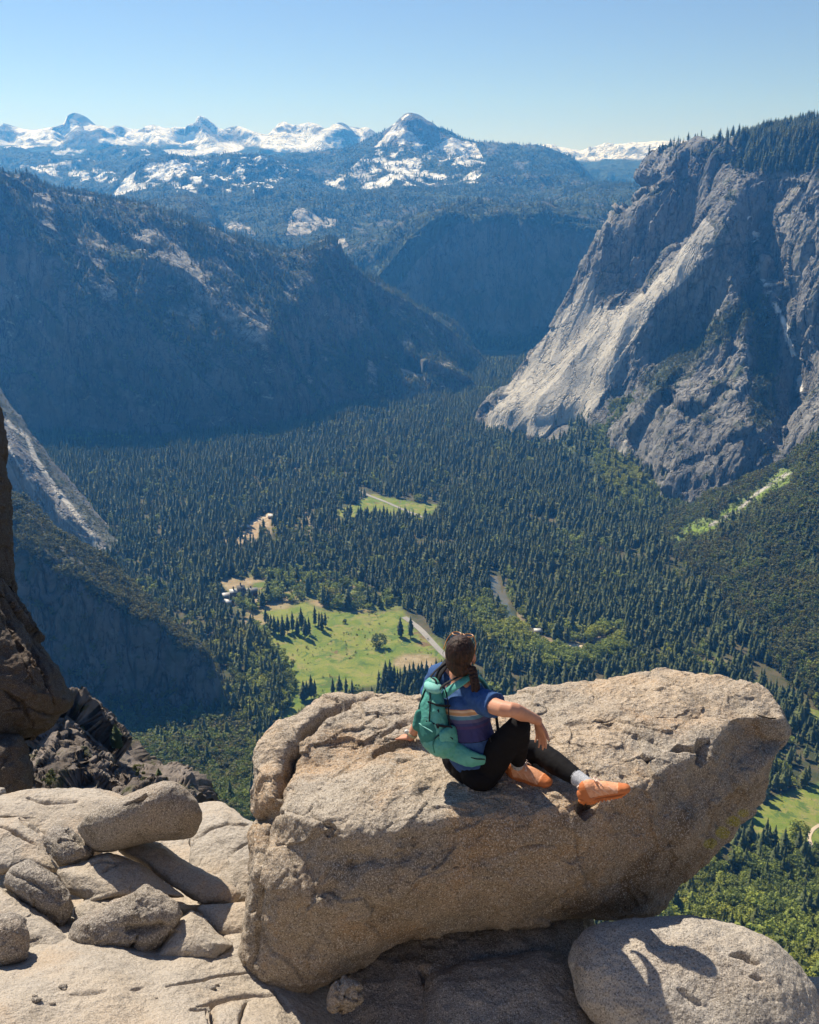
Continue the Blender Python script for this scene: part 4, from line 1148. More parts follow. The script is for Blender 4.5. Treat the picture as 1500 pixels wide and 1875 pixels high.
feats = [
 ('linex', [(540,1372),(516,1436),(496,1482),(470,1500),(440,1506)], 11, 0.085), ('linex', [(500,1486),(482,1530),(476,1570)], 6, 0.05),
 ('line', [(700,1272),(650,1284),(600,1304),(556,1340),(534,1385),(512,1440),(492,1492),(480,1560),(462,1670)], 7, 0.11),
 ('line', [(860,1304),(800,1312),(752,1322),(700,1343),(664,1360),(632,1349),(604,1358),(580,1366)], 3.2, 0.032),
 ('poly', [(664,1392),(684,1372),(706,1360),(742,1350),(748,1362),(722,1372),(700,1386),(682,1396)], 9, 0.09),
 ('poly', [(1058,1456),(1075,1440),(1098,1470),(1092,1488),(1072,1504),(1062,1490)], 8, 0.13),
 ('poly', [(1222,1378),(1240,1362),(1272,1366),(1276,1352),(1300,1350),(1308,1364),(1300,1388),(1286,1404),(1274,1400),(1274,1382),(1246,1382)], 8, 0.13),
 ('line', [(1098,1330),(1118,1326),(1138,1334)], 5, 0.035),
 ('poly', [(1145,1345),(1165,1334),(1200,1344),(1222,1362),(1226,1378),(1195,1370),(1160,1358)], 18, 0.035),
 ('line', [(1215,1236),(1235,1246),(1254,1248)], 3, 0.03),
 ('line', [(560,1480),(580,1500),(605,1516),(600,1530)], 5, 0.05),
 ('line', [(600,1600),(575,1640),(570,1600),(560,1575)], 8, 0.035),
 ('line', [(700,1690),(745,1640),(790,1600),(850,1585)], 3, 0.018),
 ('line', [(640,1700),(690,1660),(720,1650)], 3, 0.02),
 ('line', [(1060,1610),(1010,1660),(960,1680)], 5, 0.02),
 ('line', [(1110,1630),(1160,1610),(1195,1590)], 5, 0.03),
 ('line', [(900,1570),(960,1550),(1010,1545)], 4, 0.015),
 ('line', [(480,1620),(470,1680),(470,1780)], 4, 0.03),
 ('line', [(490,1500),(530,1486),(556,1492),(574,1478)], 4, 0.035),
 ('poly', [(1310,1470),(1350,1440),(1380,1450),(1378,1490),(1330,1530),(1290,1560),(1280,1530)], 26, 0.05),
 ('hole', (650,1585,16,10), 0.8, 0.03), ('hole', (730,1560,9,6), 0.8, 0.015), ('hole', (880,1530,10,5), 0.8, 0.012), ('hole', (1190,1392,8,4), 0.8, 0.02),
 ('hole', (1140,1420,6,5), 0.8, 0.02), ('hole', (940,1350,5,3), .8, .01), ('hole', (760,1545,7,5), .8, .015),
 ('hole', (600,1632,28,22), 1.0, 0.05),
]
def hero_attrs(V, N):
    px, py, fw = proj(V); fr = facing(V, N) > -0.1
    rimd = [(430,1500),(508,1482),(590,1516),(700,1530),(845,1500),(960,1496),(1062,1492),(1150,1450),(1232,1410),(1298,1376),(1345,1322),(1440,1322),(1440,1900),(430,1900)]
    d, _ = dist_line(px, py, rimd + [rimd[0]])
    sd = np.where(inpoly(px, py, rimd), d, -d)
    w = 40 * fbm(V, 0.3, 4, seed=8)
    st = 0.42 * sstep(sd + 0.3 * w, -4, 14) * (0.6 + 0.4 * sstep(px, 560, 700))  # weathered face below the rim, darkened overall to deepen its shade
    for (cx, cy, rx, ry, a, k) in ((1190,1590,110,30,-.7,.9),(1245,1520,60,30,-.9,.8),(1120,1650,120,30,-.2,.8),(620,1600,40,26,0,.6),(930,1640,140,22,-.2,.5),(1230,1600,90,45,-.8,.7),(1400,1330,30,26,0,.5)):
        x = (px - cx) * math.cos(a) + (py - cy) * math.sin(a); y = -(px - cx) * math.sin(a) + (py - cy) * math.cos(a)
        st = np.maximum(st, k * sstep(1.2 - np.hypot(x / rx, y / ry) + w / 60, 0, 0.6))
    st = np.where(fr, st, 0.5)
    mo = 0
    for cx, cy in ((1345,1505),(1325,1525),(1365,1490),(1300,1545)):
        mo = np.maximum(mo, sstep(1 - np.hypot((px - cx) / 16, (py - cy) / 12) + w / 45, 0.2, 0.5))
    return {'stain_shade': np.clip(st, 0, 1), 'moss': mo * 0.8}
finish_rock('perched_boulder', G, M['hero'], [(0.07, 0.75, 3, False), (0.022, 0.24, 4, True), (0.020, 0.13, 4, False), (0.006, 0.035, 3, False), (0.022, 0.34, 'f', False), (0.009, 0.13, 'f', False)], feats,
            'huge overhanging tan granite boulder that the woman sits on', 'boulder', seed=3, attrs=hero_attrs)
SEAT_Z = -3.10

# lower right boulder
inflate('rounded_boulder', [(1040,1760),(1048,1728),(1070,1704),(1110,1689),(1160,1684),(1210,1679),(1262,1674),(1310,1683),(1370,1699),(1420,1728),(1462,1768),(1492,1806),(1515,1880),(1500,1980),(1400,2080),(1200,2080),(1110,1900),(1060,1836)],
        5.06, 0.30, 0.50, M['boulder'], 'smooth speckled grey boulder at lower right, carrying the shadow of the arm', res=2.2, seed=9, centre=(1270,1850),
        spec=[(0.03, 0.5, 3, False), (0.014, 0.12, 4, False), (0.006, 0.035, 3, False)],
        feats=[('line', [(1340,1750),(1365,1750),(1392,1766)], 5, 0.05), ('line', [(1240,1810),(1262,1830),(1290,1845)], 7, 0.02), ('line', [(1375,1790),(1400,1796)], 4, 0.015)])
# rocks in the hollow below the perched boulder
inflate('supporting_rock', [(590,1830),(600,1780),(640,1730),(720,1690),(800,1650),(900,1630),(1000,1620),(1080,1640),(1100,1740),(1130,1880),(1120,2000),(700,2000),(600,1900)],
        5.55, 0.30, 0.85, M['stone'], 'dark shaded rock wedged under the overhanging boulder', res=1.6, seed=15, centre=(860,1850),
        feats=[('line', [(770,1775),(800,1830),(830,1890)], 8, 0.08), ('line', [(880,1750),(960,1740),(1040,1760)], 6, 0.04)])
inflate('wedged_stone', [(604,1846),(610,1806),(630,1790),(655,1802),(660,1830),(640,1852)], 5.16, 0.07, 0.3, M['hero'], 'small orange tan stone wedged below the left end of the overhanging boulder', res=0.5, seed=17, spec=[(0.03, 0.09, 'f', False), (0.012, 0.04, 'f', False), (0.006, 0.02, 3, False)])
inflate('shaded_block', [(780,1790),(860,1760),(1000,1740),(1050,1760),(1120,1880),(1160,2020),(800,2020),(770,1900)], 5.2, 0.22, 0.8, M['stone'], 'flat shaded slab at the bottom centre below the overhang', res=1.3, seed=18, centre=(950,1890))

# ---- boulder field at left ------------------------------------------------
def z4(pts): return [(x / 3.0, 1400 + y / 3.0) for x, y in pts]
inflate('oblong_boulder', z4([(418,345),(465,280),(575,212),(665,180),(760,138),(840,106),(910,85),(970,92),(1030,135),(1080,195),(1115,262),(1110,312),(1088,372),(1060,408),(1000,412),(880,420),(800,430),(710,452),(640,476),(560,482),(500,470),(450,400)]),
        6.12, 0.24, -0.35, M['stone'], 'oblong grey boulder with a hollow on its back, resting on pale slabs', res=1.2, seed=21,
        spec=[(0.012, 0.35, 3, False), (0.010, 0.12, 3, False), (0.005, 0.04, 3, False)],
        feats=[('poly', z4([(668,225),(700,205),(760,180),(800,150),(815,175),(790,205),(720,215),(690,235)]), 5, 0.07)])
SL = dict(res=1.0)
slabs = [
 ('pale_slab', [(-300,200),(0,180),(120,145),(280,124),(450,134),(560,145),(700,178),(760,240),(640,400),(520,500),(330,560),(240,450),(100,350),(0,290),(-300,300)], 6.95, 0.22, 1.15, 'pale', 'broad pale slab at the back left, behind the oblong boulder', 31,
   [('line', z4([(150,182),(210,205),(300,208),(420,200)]), 3, 0.03), ('line', z4([(200,180),(240,170)]), 3, .02)]),
 ('pale_slab', [(1040,420),(1080,330),(1115,272),(1180,264),(1240,266),(1330,292),(1420,348),(1500,480),(1480,700),(1300,780),(1130,780),(1050,640)], 6.7, 0.16, 1.15, 'pale', 'pale slab touching the left side of the overhanging boulder', 32,
   [('line', z4([(1060,420),(1150,350),(1250,320),(1390,330)]), 2.5, 0.03), ('line', z4([(1380,420),(1280,490),(1250,520)]), 2, .02)]),
 ('pale_slab', [(640,480),(665,445),(720,415),(790,405),(870,425),(960,490),(1060,555),(1160,600),(1240,640),(1330,700),(1290,778),(1130,778),(1000,700),(860,610),(740,525)], 6.25, 0.15, 0.95, 'pale', 'long rounded slab carrying the shadow of the oblong boulder', 33, []),
 ('layered_slab', [(-300,330),(0,300),(110,292),(180,330),(245,390),(262,460),(330,560),(320,600),(150,560),(30,600),(-300,620)], 6.45, 0.16, 1.0, 'pale', 'layered tan slab at the left edge behind the oval boulder', 34,
   [('line', z4([(0,340),(60,360),(150,410),(210,445)]), 3, 0.04), ('line', z4([(110,292),(170,330),(240,380)]), 4, .05)]),
 ('wedge_rock', [(245,392),(290,345),(370,345),(440,400),(512,475),(505,505),(420,540),(340,556),(290,515),(250,445)], 6.2, 0.12, 0.6, 'stone', 'wedge shaped rock left of the oblong boulder', 35, [('line', z4([(370,360),(440,420),(500,480)]), 3, .03)]),
 ('ridged_slab', [(312,572),(430,542),(520,492),(600,475),(700,515),(800,560),(900,640),(1050,750),(1125,832),(1060,824),(1000,810),(900,760),(780,700),(690,735),(560,740),(480,745),(410,785),(365,690)], 6.0, 0.14, 0.75, 'pale', 'ridged slab with a crack, in the middle of the rock pile', 36,
   [('line', z4([(480,560),(560,520),(640,530),(760,540)]), 3, .03), ('line', z4([(560,590),(600,560),(680,530)]), 3, .03)]),
 ('oval_boulder', [(28,612),(60,560),(150,525),(230,560),(310,612),(372,682),(412,772),(385,842),(335,892),(230,832),(130,752),(60,692),(18,660)], 5.85, 0.16, 0.15, 'stone', 'flat topped oval grey boulder at left', 37,
   [('line', z4([(60,600),(150,640),(260,700),(330,760)]), 5, .02)]),
 ('long_slab', [(-300,640),(0,665),(100,728),(250,830),(345,920),(382,965),(375,1035),(260,1052),(160,1080),(60,1000),(-300,940)], 5.65, 0.13, 1.0, 'pale', 'long tan slab below the oval boulder', 38, []),
 ('round_rock', [(-260,850),(-100,820),(0,832),(80,820),(135,850),(156,940),(142,1062),(60,1112),(0,1142),(-260,1190)], 5.3, 0.15, 0.2, 'stone', 'smooth round grey rock at the bottom left edge', 39, []),
 ('small_rock', [(398,940),(402,870),(412,792),(480,742),(600,725),(690,735),(690,810),(520,890)], 5.85, 0.09, 0.8, 'pale', 'small smooth tan rock behind the rough boulder', 40, []),
 ('rough_boulder', [(382,940),(398,895),(480,832),(600,770),(700,722),(795,660),(880,698),(950,752),(1002,822),(960,905),(900,985),(838,1066),(700,1072),(560,1052),(420,1036),(376,1000)], 5.6, 0.17, 0.15, 'stone', 'rough orange tinted boulder in front of the rock pile', 41,
   [('line', z4([(700,920),(760,910),(850,900),(930,880)]), 6, .06), ('line', z4([(700,1060),(740,1000),(760,950)]), 5, .05), ('hole', tuple([760/3,1400+900/3,25,8]), .8, .04)]),
 ('pyramid_rock', [(800,1090),(870,1000),(930,900),(990,842),(1050,805),(1112,832),(1200,930),(1300,990),(1200,1060),(950,1100)], 5.62, 0.14, 0.8, 'pale', 'pyramid shaped tan rock right of the rough boulder', 42, []),
 ('flat_slab', [(1090,790),(1140,778),(1290,775),(1400,765),(1450,870),(1400,960),(1200,940),(1130,860)], 5.85, 0.09, 1.0, 'pale', 'flat tan slab between the pyramid rock and the overhanging boulder', 43, []),
 ('tip_stone', [(-60,150),(-20,130),(20,132),(30,155),(15,175),(-40,185)], 7.5, 0.06, .3, 'boulder', 'small grey stone at the far left edge', 44, []),
]
for nm, ol, t, th, ti, mt, lb, sd, ft in slabs:
    inflate(nm, z4(ol), t, th, ti, M[mt], lb, feats=ft, seed=sd, flat=0.6 if ti > 0.9 else 0.75,
            spec=[(0.03, 0.4, 3, False), (0.02 if mt != 'pale' else 0.010, 0.15, 4, True), (0.014 if nm == 'rough_boulder' else 0.006, 0.06, 3, False), (0.016 if nm in ('rough_boulder', 'wedge_rock', 'pyramid_rock') else 0.006, 0.16, 'f', False)])

# bedrock ledge that everything rests on
xs_ = [-900, -450, -150, 0, 110, 200, 270, 330, 400, 450, 620, 800, 1000, 1250, 1600, 2200]
def row(ys, Ys): return [(x, y, Y) for x, y, Y in zip(xs_, ys, Ys)]
rows = [row([1470]*9 + [1500, 1560, 1640, 1700, 1760, 1800, 1800], [6.9]*9 + [6.6, 6.1, 5.6, 5.3, 5.0, 4.8, 4.8]),
        row([1600]*9 + [1620, 1660, 1700, 1740, 1790, 1830, 1830], [5.75]*9 + [5.6, 5.3, 5.2, 5.0, 4.8, 4.6, 4.6]),
        row([1830,1828,1826,1822,1798,1795,1798,1782,1740,1700,1720,1760,1790,1850,1880,1880], [3.8,3.8,3.82,3.85,3.95,4.0,4.08,4.2,4.5,4.7,5.0,4.85,4.75,4.5,4.4,4.4]),
        row([1880,1875,1868,1862,1848,1845,1845,1832,1810,1790,1800,1850,1870,1900,1930,1930], [3.62,3.62,3.64,3.66,3.75,3.78,3.85,3.95,4.15,4.3,4.5,4.5,4.4,4.3,4.2,4.2]),
        row([2000]*16, [3.3]*10 + [3.7]*6), row([2300]*16, [2.7]*16)]
G = patch(rows, 1300, 620, back=(0.5, 6), base_drop=0.3)
N = grid_normals(G)
if N[300, 600, 2] < 0: N = -N
V = displace_v(G.reshape(-1, 3), N.reshape(-1, 3), [(0.05, 0.8, 3, False)], 5)
G2 = V.reshape(G.shape); N = grid_normals(G2); N = N if N[300, 600, 2] > 0 else -N
V = carve(V, N.reshape(-1, 3), [
 ('line', [(455,1782),(420,1784),(370,1796),(340,1800),(305,1806)], 1.9, 0.035), ('line', [(130,1822),(170,1818),(195,1815)], 3, .02), ('line', [(240,1814),(265,1808)], 2.5, .015),
 ('line', [(500,1822),(460,1824),(420,1830),(388,1835),(360,1842)], 2.8, 0.06), ('line', [(388,1835),(392,1860),(396,1900)], 5, .07), ('line', [(350,1850),(378,1846),(386,1870),(388,1900)], 3, .05),
 ('line', [(455,1835),(442,1860),(438,1900)], 3, .04), ('line', [(500,1812),(530,1850),(560,1890)], 4, .05)])
V = displace_v(V, N.reshape(-1, 3), [(0.012, 0.16, 4, True), (0.005, 0.05, 3, False)], 60)
lo_ = link('rock_ledge', mesh_np('rock_ledge', V, grid_faces(*G.shape[:2])[:, ::-1], M['pale']))
tag(lo_, 'pale cracked bedrock ledge at the bottom left', kind='structure')
# a few loose pebbles lying on it
lx, ly, _ = proj(V)
for k in range(9):
    bx_, by_ = random.choice([(60,1835),(150,1810),(250,1830),(330,1790),(420,1815),(300,1860),(380,1855)])
    i = int(np.argmin((lx - bx_ - random.uniform(-40, 40)) ** 2 + (ly - by_ - random.uniform(-14, 14)) ** 2))
    r_ = random.uniform(0.006, 0.016)
    th_ = np.linspace(0.05, PI - 0.05, 14)[:, None]; ph_ = np.linspace(0, 2 * PI, 20, endpoint=False)[None]
    D_ = np.stack([np.sin(th_) * np.cos(ph_) * 1.3, np.sin(th_) * np.sin(ph_), (np.cos(th_) + 0 * ph_) * .7], -1).reshape(-1, 3) * r_
    D_ = D_ * (1 + 0.5 * facet(D_ + k, r_ * 1.1, k))[:, None]
    fc = grid_faces(14, 20, wrap=True)[:, ::-1].tolist() + [list(range(20)), [13 * 20 + j for j in range(20)][::-1]]
    o_ = link('pebble', mesh_np('pebble', D_, fc, M['stone' if k % 2 else 'pale']), None, V[i] + np.array([0, 0, r_ * .45]))
    tag(o_, 'tiny loose pebble lying on the pale ledge at bottom left', 'pebble', 'loose pebbles on the pale ledge')
# bedrock the photographer stands on: same ledge stepping up behind the view
rr = [[(x, 3.0, -3.65 - 0.0 * x) for x in (-4, -2, 0, 2, 4)], [(x, 2.3, -3.2) for x in (-4, -2, 0, 2, 4)], [(x, 1.2, -2.1) for x in (-4, -2, 0, 2, 4)], [(x, 0.5, -1.62) for x in (-4, -2, 0, 2, 4)], [(x, -5.0, -1.6) for x in (-4, -2, 0, 2, 4)]]
G = np.array([[pchip(range(5), np.array(r, float), np.linspace(0, 4, 60))] for r in rr])[:, 0]
G = np.stack([pchip(range(5), G[:, k], np.linspace(0, 4, 90)) for k in range(60)], 1)
V = displace_v(G.reshape(-1, 3), np.tile([0, -.5, .85], (5400, 1)), [(0.06, 0.7, 4, False)], 8)
tag(link('rock_step', mesh_np('rock_step', V, grid_faces(90, 60), M['pale'])), 'pale bedrock step under the viewpoint', kind='structure')

# ---- cliffs at the left edge ----------------------------------------------
DS = lambda s: [(0.05 * s, 0.55 * s, 'f', False), (0.016 * s, 0.18 * s, 'f', False), (0.05 * s, 0.5 * s, 3, False), (0.035 * s, 0.22 * s, 4, True), (0.012 * s, 0.06 * s, 3, False)]
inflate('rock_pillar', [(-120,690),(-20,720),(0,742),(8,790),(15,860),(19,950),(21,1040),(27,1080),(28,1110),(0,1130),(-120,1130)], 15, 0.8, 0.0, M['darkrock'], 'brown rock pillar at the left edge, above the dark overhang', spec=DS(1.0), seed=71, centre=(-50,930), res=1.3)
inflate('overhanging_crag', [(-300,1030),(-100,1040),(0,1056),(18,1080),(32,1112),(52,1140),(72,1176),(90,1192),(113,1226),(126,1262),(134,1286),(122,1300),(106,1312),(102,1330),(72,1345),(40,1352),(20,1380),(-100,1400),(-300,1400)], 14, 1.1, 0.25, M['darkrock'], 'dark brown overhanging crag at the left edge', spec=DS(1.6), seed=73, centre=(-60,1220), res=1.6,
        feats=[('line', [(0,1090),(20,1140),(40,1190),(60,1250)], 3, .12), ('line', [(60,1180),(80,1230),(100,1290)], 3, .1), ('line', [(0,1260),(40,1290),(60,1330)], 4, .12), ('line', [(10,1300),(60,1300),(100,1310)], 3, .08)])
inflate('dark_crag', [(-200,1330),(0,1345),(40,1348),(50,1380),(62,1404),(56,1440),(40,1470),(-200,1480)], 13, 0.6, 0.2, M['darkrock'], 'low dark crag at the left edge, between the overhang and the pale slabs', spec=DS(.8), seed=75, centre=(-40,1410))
rows = [[(10,1400,112),(50,1360,112),(90,1318,113),(122,1293,114),(150,1302,113),(172,1336,112),(200,1366,112),(240,1400,110),(275,1414,108),(305,1436,104),(340,1470,98)],
        [(10,1420,104),(60,1380,105),(110,1330,106),(150,1350,104),(190,1390,103),(230,1420,101),(270,1440,100),(300,1460,97),(340,1500,92)],
        [(10,1540,84),(120,1540,84),(230,1540,84),(340,1560,84)]]
G = patch(rows, 420, 300, back=(20, 25), base_drop=5, disp=[(1.2, 14, 3, True, (1, 1, 1.5)), ('f', 5.0, 10, (0.62, -0.2, -0.75), 5.0), ('f', 1.3, 3.0, (0.62, -0.2, -0.75), 3.0), ('f', 0.35, 1.0, (0, 0, 1), 1.0)], seed=151, edge_keep=0.3)
V, px, py, n = info(G)
oc = link('rocky_outcrop', mesh_np('rocky_outcrop', V, grid_faces(*G.shape[:2])[:, ::-1], M['outcrop'] if 'outcrop' in M else M['darkrock'], attrs={}))
tag(oc, 'broken rocky outcrop with slanting slabs below the left crag', kind='structure')
# dwarf pines and shrubs growing on it
for (x, y, Y, h, lb, kd) in [(215,1372,108,3.6,'small pine standing on the rocky outcrop at left','conifer'), (208,1352,112,2.4,'tiny pine just left of the small pine on the outcrop','conifer'), (292,1432,104,2.0,'thin young pine at the right end of the outcrop','conifer')]:
    P = at(x, y, Y); r = empty('pine_tree', P); r.scale = (h * 1.9, h * 1.9, h)
    link('crown', DET[kd, 1][0], r); link('trunk', DET[kd, 1][1], r); tag(r, lb, 'tree')
for k, (x, y, Y, h, lb) in enumerate([(90,1432,90,1.6,'yellow green bush low on the rocky outcrop'), (255,1418,104,1.5,'bush in the rubble right of the small pine'), (150,1345,108,1.2,'small bush on the crest of the outcrop'), (262,1438,100,1.2,'low bush near the right foot of the outcrop')]):
    P = at(x, y, Y); r = empty('bush', P); r.scale = (h, h, h)
    link('foliage', DET['brush', k][0], r); link('stem', DET['brush', k][1], r); tag(r, lb, 'bush')
# ------------------------------------------------------------------ the seated woman
def tubev(pts, rad, side=None, n=20, caps=True, sub=4):
    """tapering limb through points; rad = list of r or (r_side, r_other); side = reference direction of r_side"""
    P = np.array(pts, float); R = np.array([(r, r) if np.isscalar(r) else r for r in rad], float)
    s = np.concatenate([[0], np.cumsum(np.linalg.norm(np.diff(P, axis=0), axis=1))])
    q = np.unique(np.concatenate([np.linspace(s[i], s[i + 1], sub + 1) for i in range(len(s) - 1)]))
    C = pchip(s, P, q) if len(P) > 2 else P[0] + (P[1] - P[0]) * (q / s[-1])[:, None]
    RR = np.stack([np.interp(q, s, R[:, 0]), np.interp(q, s, R[:, 1])], -1)
    T_ = np.gradient(C, axis=0); T_ /= np.linalg.norm(T_, axis=1)[:, None]
    if caps:
        C2 = []; R2 = []; T2 = []
        for a in (80, 60, 40, 20):
            k = math.radians(a); C2.append(C[0] - T_[0] * RR[0].mean() * math.sin(k)); R2.append(RR[0] * math.cos(k)); T2.append(T_[0])
        C = list(C); 
        C3 = []; R3 = []; T3 = []
        for a in (20, 40, 60, 80):
            k = math.radians(a); C3.append(C[-1] + T_[-1] * RR[-1].mean() * math.sin(k)); R3.append(RR[-1] * math.cos(k)); T3.append(T_[-1])
        C = np.array(C2 + C + C3); RR = np.concatenate([R2, RR, R3]); T_ = np.concatenate([T2, T_, T3])
    ref = np.array(side if side is not None else (0.3, 0.2, 1.0), float)
    a = ref - (T_ @ ref)[:, None] * T_; a /= np.linalg.norm(a, axis=1)[:, None] + 1e-9
    b = np.cross(T_, a)
    ph = np.linspace(0, 2 * PI, n, endpoint=False)
    V = C[:, None] + a[:, None] * (np.cos(ph)[None, :, None] * RR[:, 0][:, None, None]) + b[:, None] * (np.sin(ph)[None, :, None] * RR[:, 1][:, None, None])
    m = len(C); V = V.reshape(-1, 3)
    f = grid_faces(m, n, wrap=True).tolist()
    f.append(list(range(n))[::-1]); f.append([(m - 1) * n + j for j in range(n)])
    # winding outwards
    c0 = V.mean(0); A = V[f[n * (m // 2)]]
    if np.dot(np.cross(A[1] - A[0], A[3] - A[0]), A[0] - C[m // 2]) < 0: f = [q_[::-1] for q_ in f]
    return V, f

def ell(c, r, ax=None, n=24):
    """ellipsoid; ax = 3 axis vectors"""
    th = np.linspace(0.08, PI - 0.08, 14)[:, None]; ph = np.linspace(0, 2 * PI, n, endpoint=False)[None]
    X = np.stack([np.sin(th) * np.cos(ph), np.sin(th) * np.sin(ph), np.cos(th) + 0 * ph], -1) * np.asarray(r, float)
    if ax is not None: X = X @ np.asarray(ax, float)
    V = (X + np.asarray(c, float)).reshape(-1, 3)
    f = grid_faces(14, n, wrap=True)[:, ::-1].tolist()
    f.append(list(range(n))); f.append([13 * n + j for j in range(n)][::-1])
    return V, f

def unit(v): v = np.asarray(v, float); return v / np.linalg.norm(v)
FD = unit((0.82, 0.57, 0)); RD = unit((0.57, -0.82, 0)); UP = np.array([0, 0, 1.0])
def J(px, py, t): return att(px, py, t)

pel = np.array([0.345, 4.77, -2.975])
hipR = pel + RD * 0.095 + FD * 0.02 + UP * -0.015; hipL = pel - RD * 0.085 + FD * 0.03 + UP * -0.015
waist = pel + np.array([-0.035, 0.015, 0.17]); chest = pel + np.array([-0.06, 0.055, 0.32]); neck0 = pel + np.array([-0.065, 0.085, 0.455])
kneeR = J(950, 1331, 5.17); ankR = J(948, 1404, 5.43)
kneeL = J(986, 1376, 5.50); ankL = J(1081, 1441, 5.19)
shR = pel + np.array([-0.065, 0.07, 0.395]) + RD * 0.165; shL = pel + np.array([-0.065, 0.07, 0.40]) - RD * 0.165
elR = J(938, 1300, 5.07); wrR = J(984, 1319, 5.23)
elL = J(779, 1302, 5.74); wrL = J(752, 1350, 5.80)
print('LEN thighR', np.linalg.norm(kneeR - hipR), 'shinR', np.linalg.norm(ankR - kneeR), 'thighL', np.linalg.norm(kneeL - hipL), 'shinL', np.linalg.norm(ankL - kneeL),
      'uaR', np.linalg.norm(elR - shR), 'faR', np.linalg.norm(wrR - elR), 'uaL', np.linalg.norm(elL - shL), 'faL', np.linalg.norm(wrL - elL))
for nme, p_ in (('pel', pel), ('neck', neck0), ('shR', shR), ('shL', shL), ('hipR', hipR)): print(nme, [round(float(v)) for v in proj(p_)[:2]])
head = J(844, 1199, 5.33)
hd = unit((0.36, 0.93, -0.10))            # where the face looks: away over the valley, a little right
hr = unit(np.cross(hd, UP)); hu = np.cross(hr, hd)
print('neck gap', np.linalg.norm(head - neck0))

W = empty('person', np.array([pel[0], pel[1], SEAT_Z - 0.02]))
tag(W, 'seated woman in navy striped t-shirt and black leggings, looking over the valley', 'person')
def skin_mat():
    n = NT('skin'); n.b.inputs['Specular IOR Level'].default_value = 0.35
    n.b.inputs['Subsurface Weight'].default_value = 0.0
    c = n.mix(n.ramp(n.noise(14, 4, 0.6), 0.35, 0.65), (0.56, 0.27, 0.165), (0.50, 0.23, 0.14))
    return n.done(c, n.bump(n.noise(160, 3), 0.15, 0.002), 0.55)
M['skin'] = skin_mat()
M['leggings'] = simple('black_leggings', (0.007, 0.0065, 0.008), 0.85, 0.3, 12, 0.002, 0.15)
def sock_mat():
    n = NT('grey_knit'); st = n.noise(220, 3, 0.6, vec=n.stretch((1, 1, 0.35)))
    c = n.mix(n.ramp(st, 0.4, 0.6), (0.30, 0.31, 0.34), (0.50, 0.51, 0.54)); return n.done(c, n.bump(st, 0.6, 0.004), 0.95)
M['sock'] = sock_mat()
def shirt_mat():
    n = NT('navy_striped_jersey'); h = n.attr('h')
    base = n.mix(n.ramp(n.noise(30, 4, .6), .35, .65), (0.028, 0.072, 0.19), (0.042, 0.095, 0.235))
    r = n.t.nodes.new('ShaderNodeValToRGB'); r.color_ramp.interpolation = 'CONSTANT'
    e = r.color_ramp.elements; e[0].position = 0; e[0].color = (0, 0, 0, 1); e[1].position = 0.999; e[1].color = (0, 0, 0, 1)
    stops = [(p_ - 0.055, c_) for p_, c_ in [(0.20, (.040, .040, .13)), (0.275, (.07, .045, .12)), (0.292, (.045, .05, .14)), (0.308, (.10, .09, .17)), (0.325, (.10, .22, .30)), (0.345, (.45, .47, .46)), (0.351, (.50, .27, .13)), (0.366, (.66, .45, .28)), (0.376, (.40, .18, .10)), (0.384, (0, 0, 0))]]
    for p_, c_ in stops:
        q_ = e.new(p_); q_.color = (*c_, 1)
    n.L(h, r.inputs[0])
    m = n.math('MULTIPLY', n.ramp(h, 0.198, 0.2002), n.ramp(h, 0.3842, 0.382, 0, 1))
    lt = n.math('LESS_THAN', h, 0.329); gt = n.math('GREATER_THAN', h, 0.145)
    c = n.mix(n.math('MULTIPLY', n.math('MULTIPLY', lt, gt), n.attr('torso')), base, r.outputs[0])
    return n.done(c, n.bump(n.noise(240, 2), 0.25, 0.002), 0.9)
M['shirt'] = shirt_mat()
M['hair'] = None
def hair_mat():
    n = NT('dark_brown_hair'); n.b.inputs['Specular IOR Level'].default_value = 0.3
    st = n.noise(90, 5, 0.7, vec=n.stretch((1, 1, 0.12)))
    c = n.mix(n.ramp(st, .35, .65), (0.011, 0.005, 0.003), (0.055, 0.022, 0.012))
    return n.done(c, n.bump(n.noise(60, 5, .7, vec=n.stretch((1, .25, 1))), 0.6, 0.006, n.bump(st, 0.9, 0.006)), 0.5)
M['hair'] = hair_mat()
M['eye'] = simple('eye_white', (0.8, 0.78, 0.75), 0.3)
def shoe_mat():
    n = NT('peach_shoe_mesh'); c = n.mix(n.ramp(n.noise(60, 4), .35, .65), (0.70, 0.35, 0.20), (0.60, 0.27, 0.14))
    c = n.mix(n.attr('ov'), c, (0.50, 0.16, 0.055)); c = n.mix(n.attr('seam'), c, (0.72, 0.42, 0.28))
    return n.done(c, n.bump(n.noise(300, 2), .4, .002), 0.75)
M['shoe'] = shoe_mat()
M['sole'] = simple('orange_rubber', (0.58, 0.17, 0.045), 0.7, 0.3, 40, 0.002)
M['lace'] = simple('pale_lace', (0.72, 0.55, 0.45), 0.8)

def wparts(name, pieces, vox, mat, sm=4, disp=None, attrs=None, parent=W):
    V, f, N = remesh(pieces, vox, sm)
    if disp: V = V + N * np.asarray(disp(V, N))[:, None]
    a = attrs(V) if attrs else None
    o = link(name, mesh_np(name, V - np.array(parent.location), f, mat, attrs=a), parent)
    return o, V

def finger(base, d0, bend_axis, lens, r, bends):
    """three phalanges curling about bend_axis"""
    from mathutils import Matrix
    pts = [np.array(base, float)]; d = Vector(unit(d0)); ax = Vector(unit(bend_axis))
    for L_, b_ in zip(lens, bends):
        d = Matrix.Rotation(b_, 3, ax) @ d
        pts.append(pts[-1] + np.array(d) * L_)
    return tubev(pts, [r, r * .97, r * .9, r * .78], n=12, sub=3)

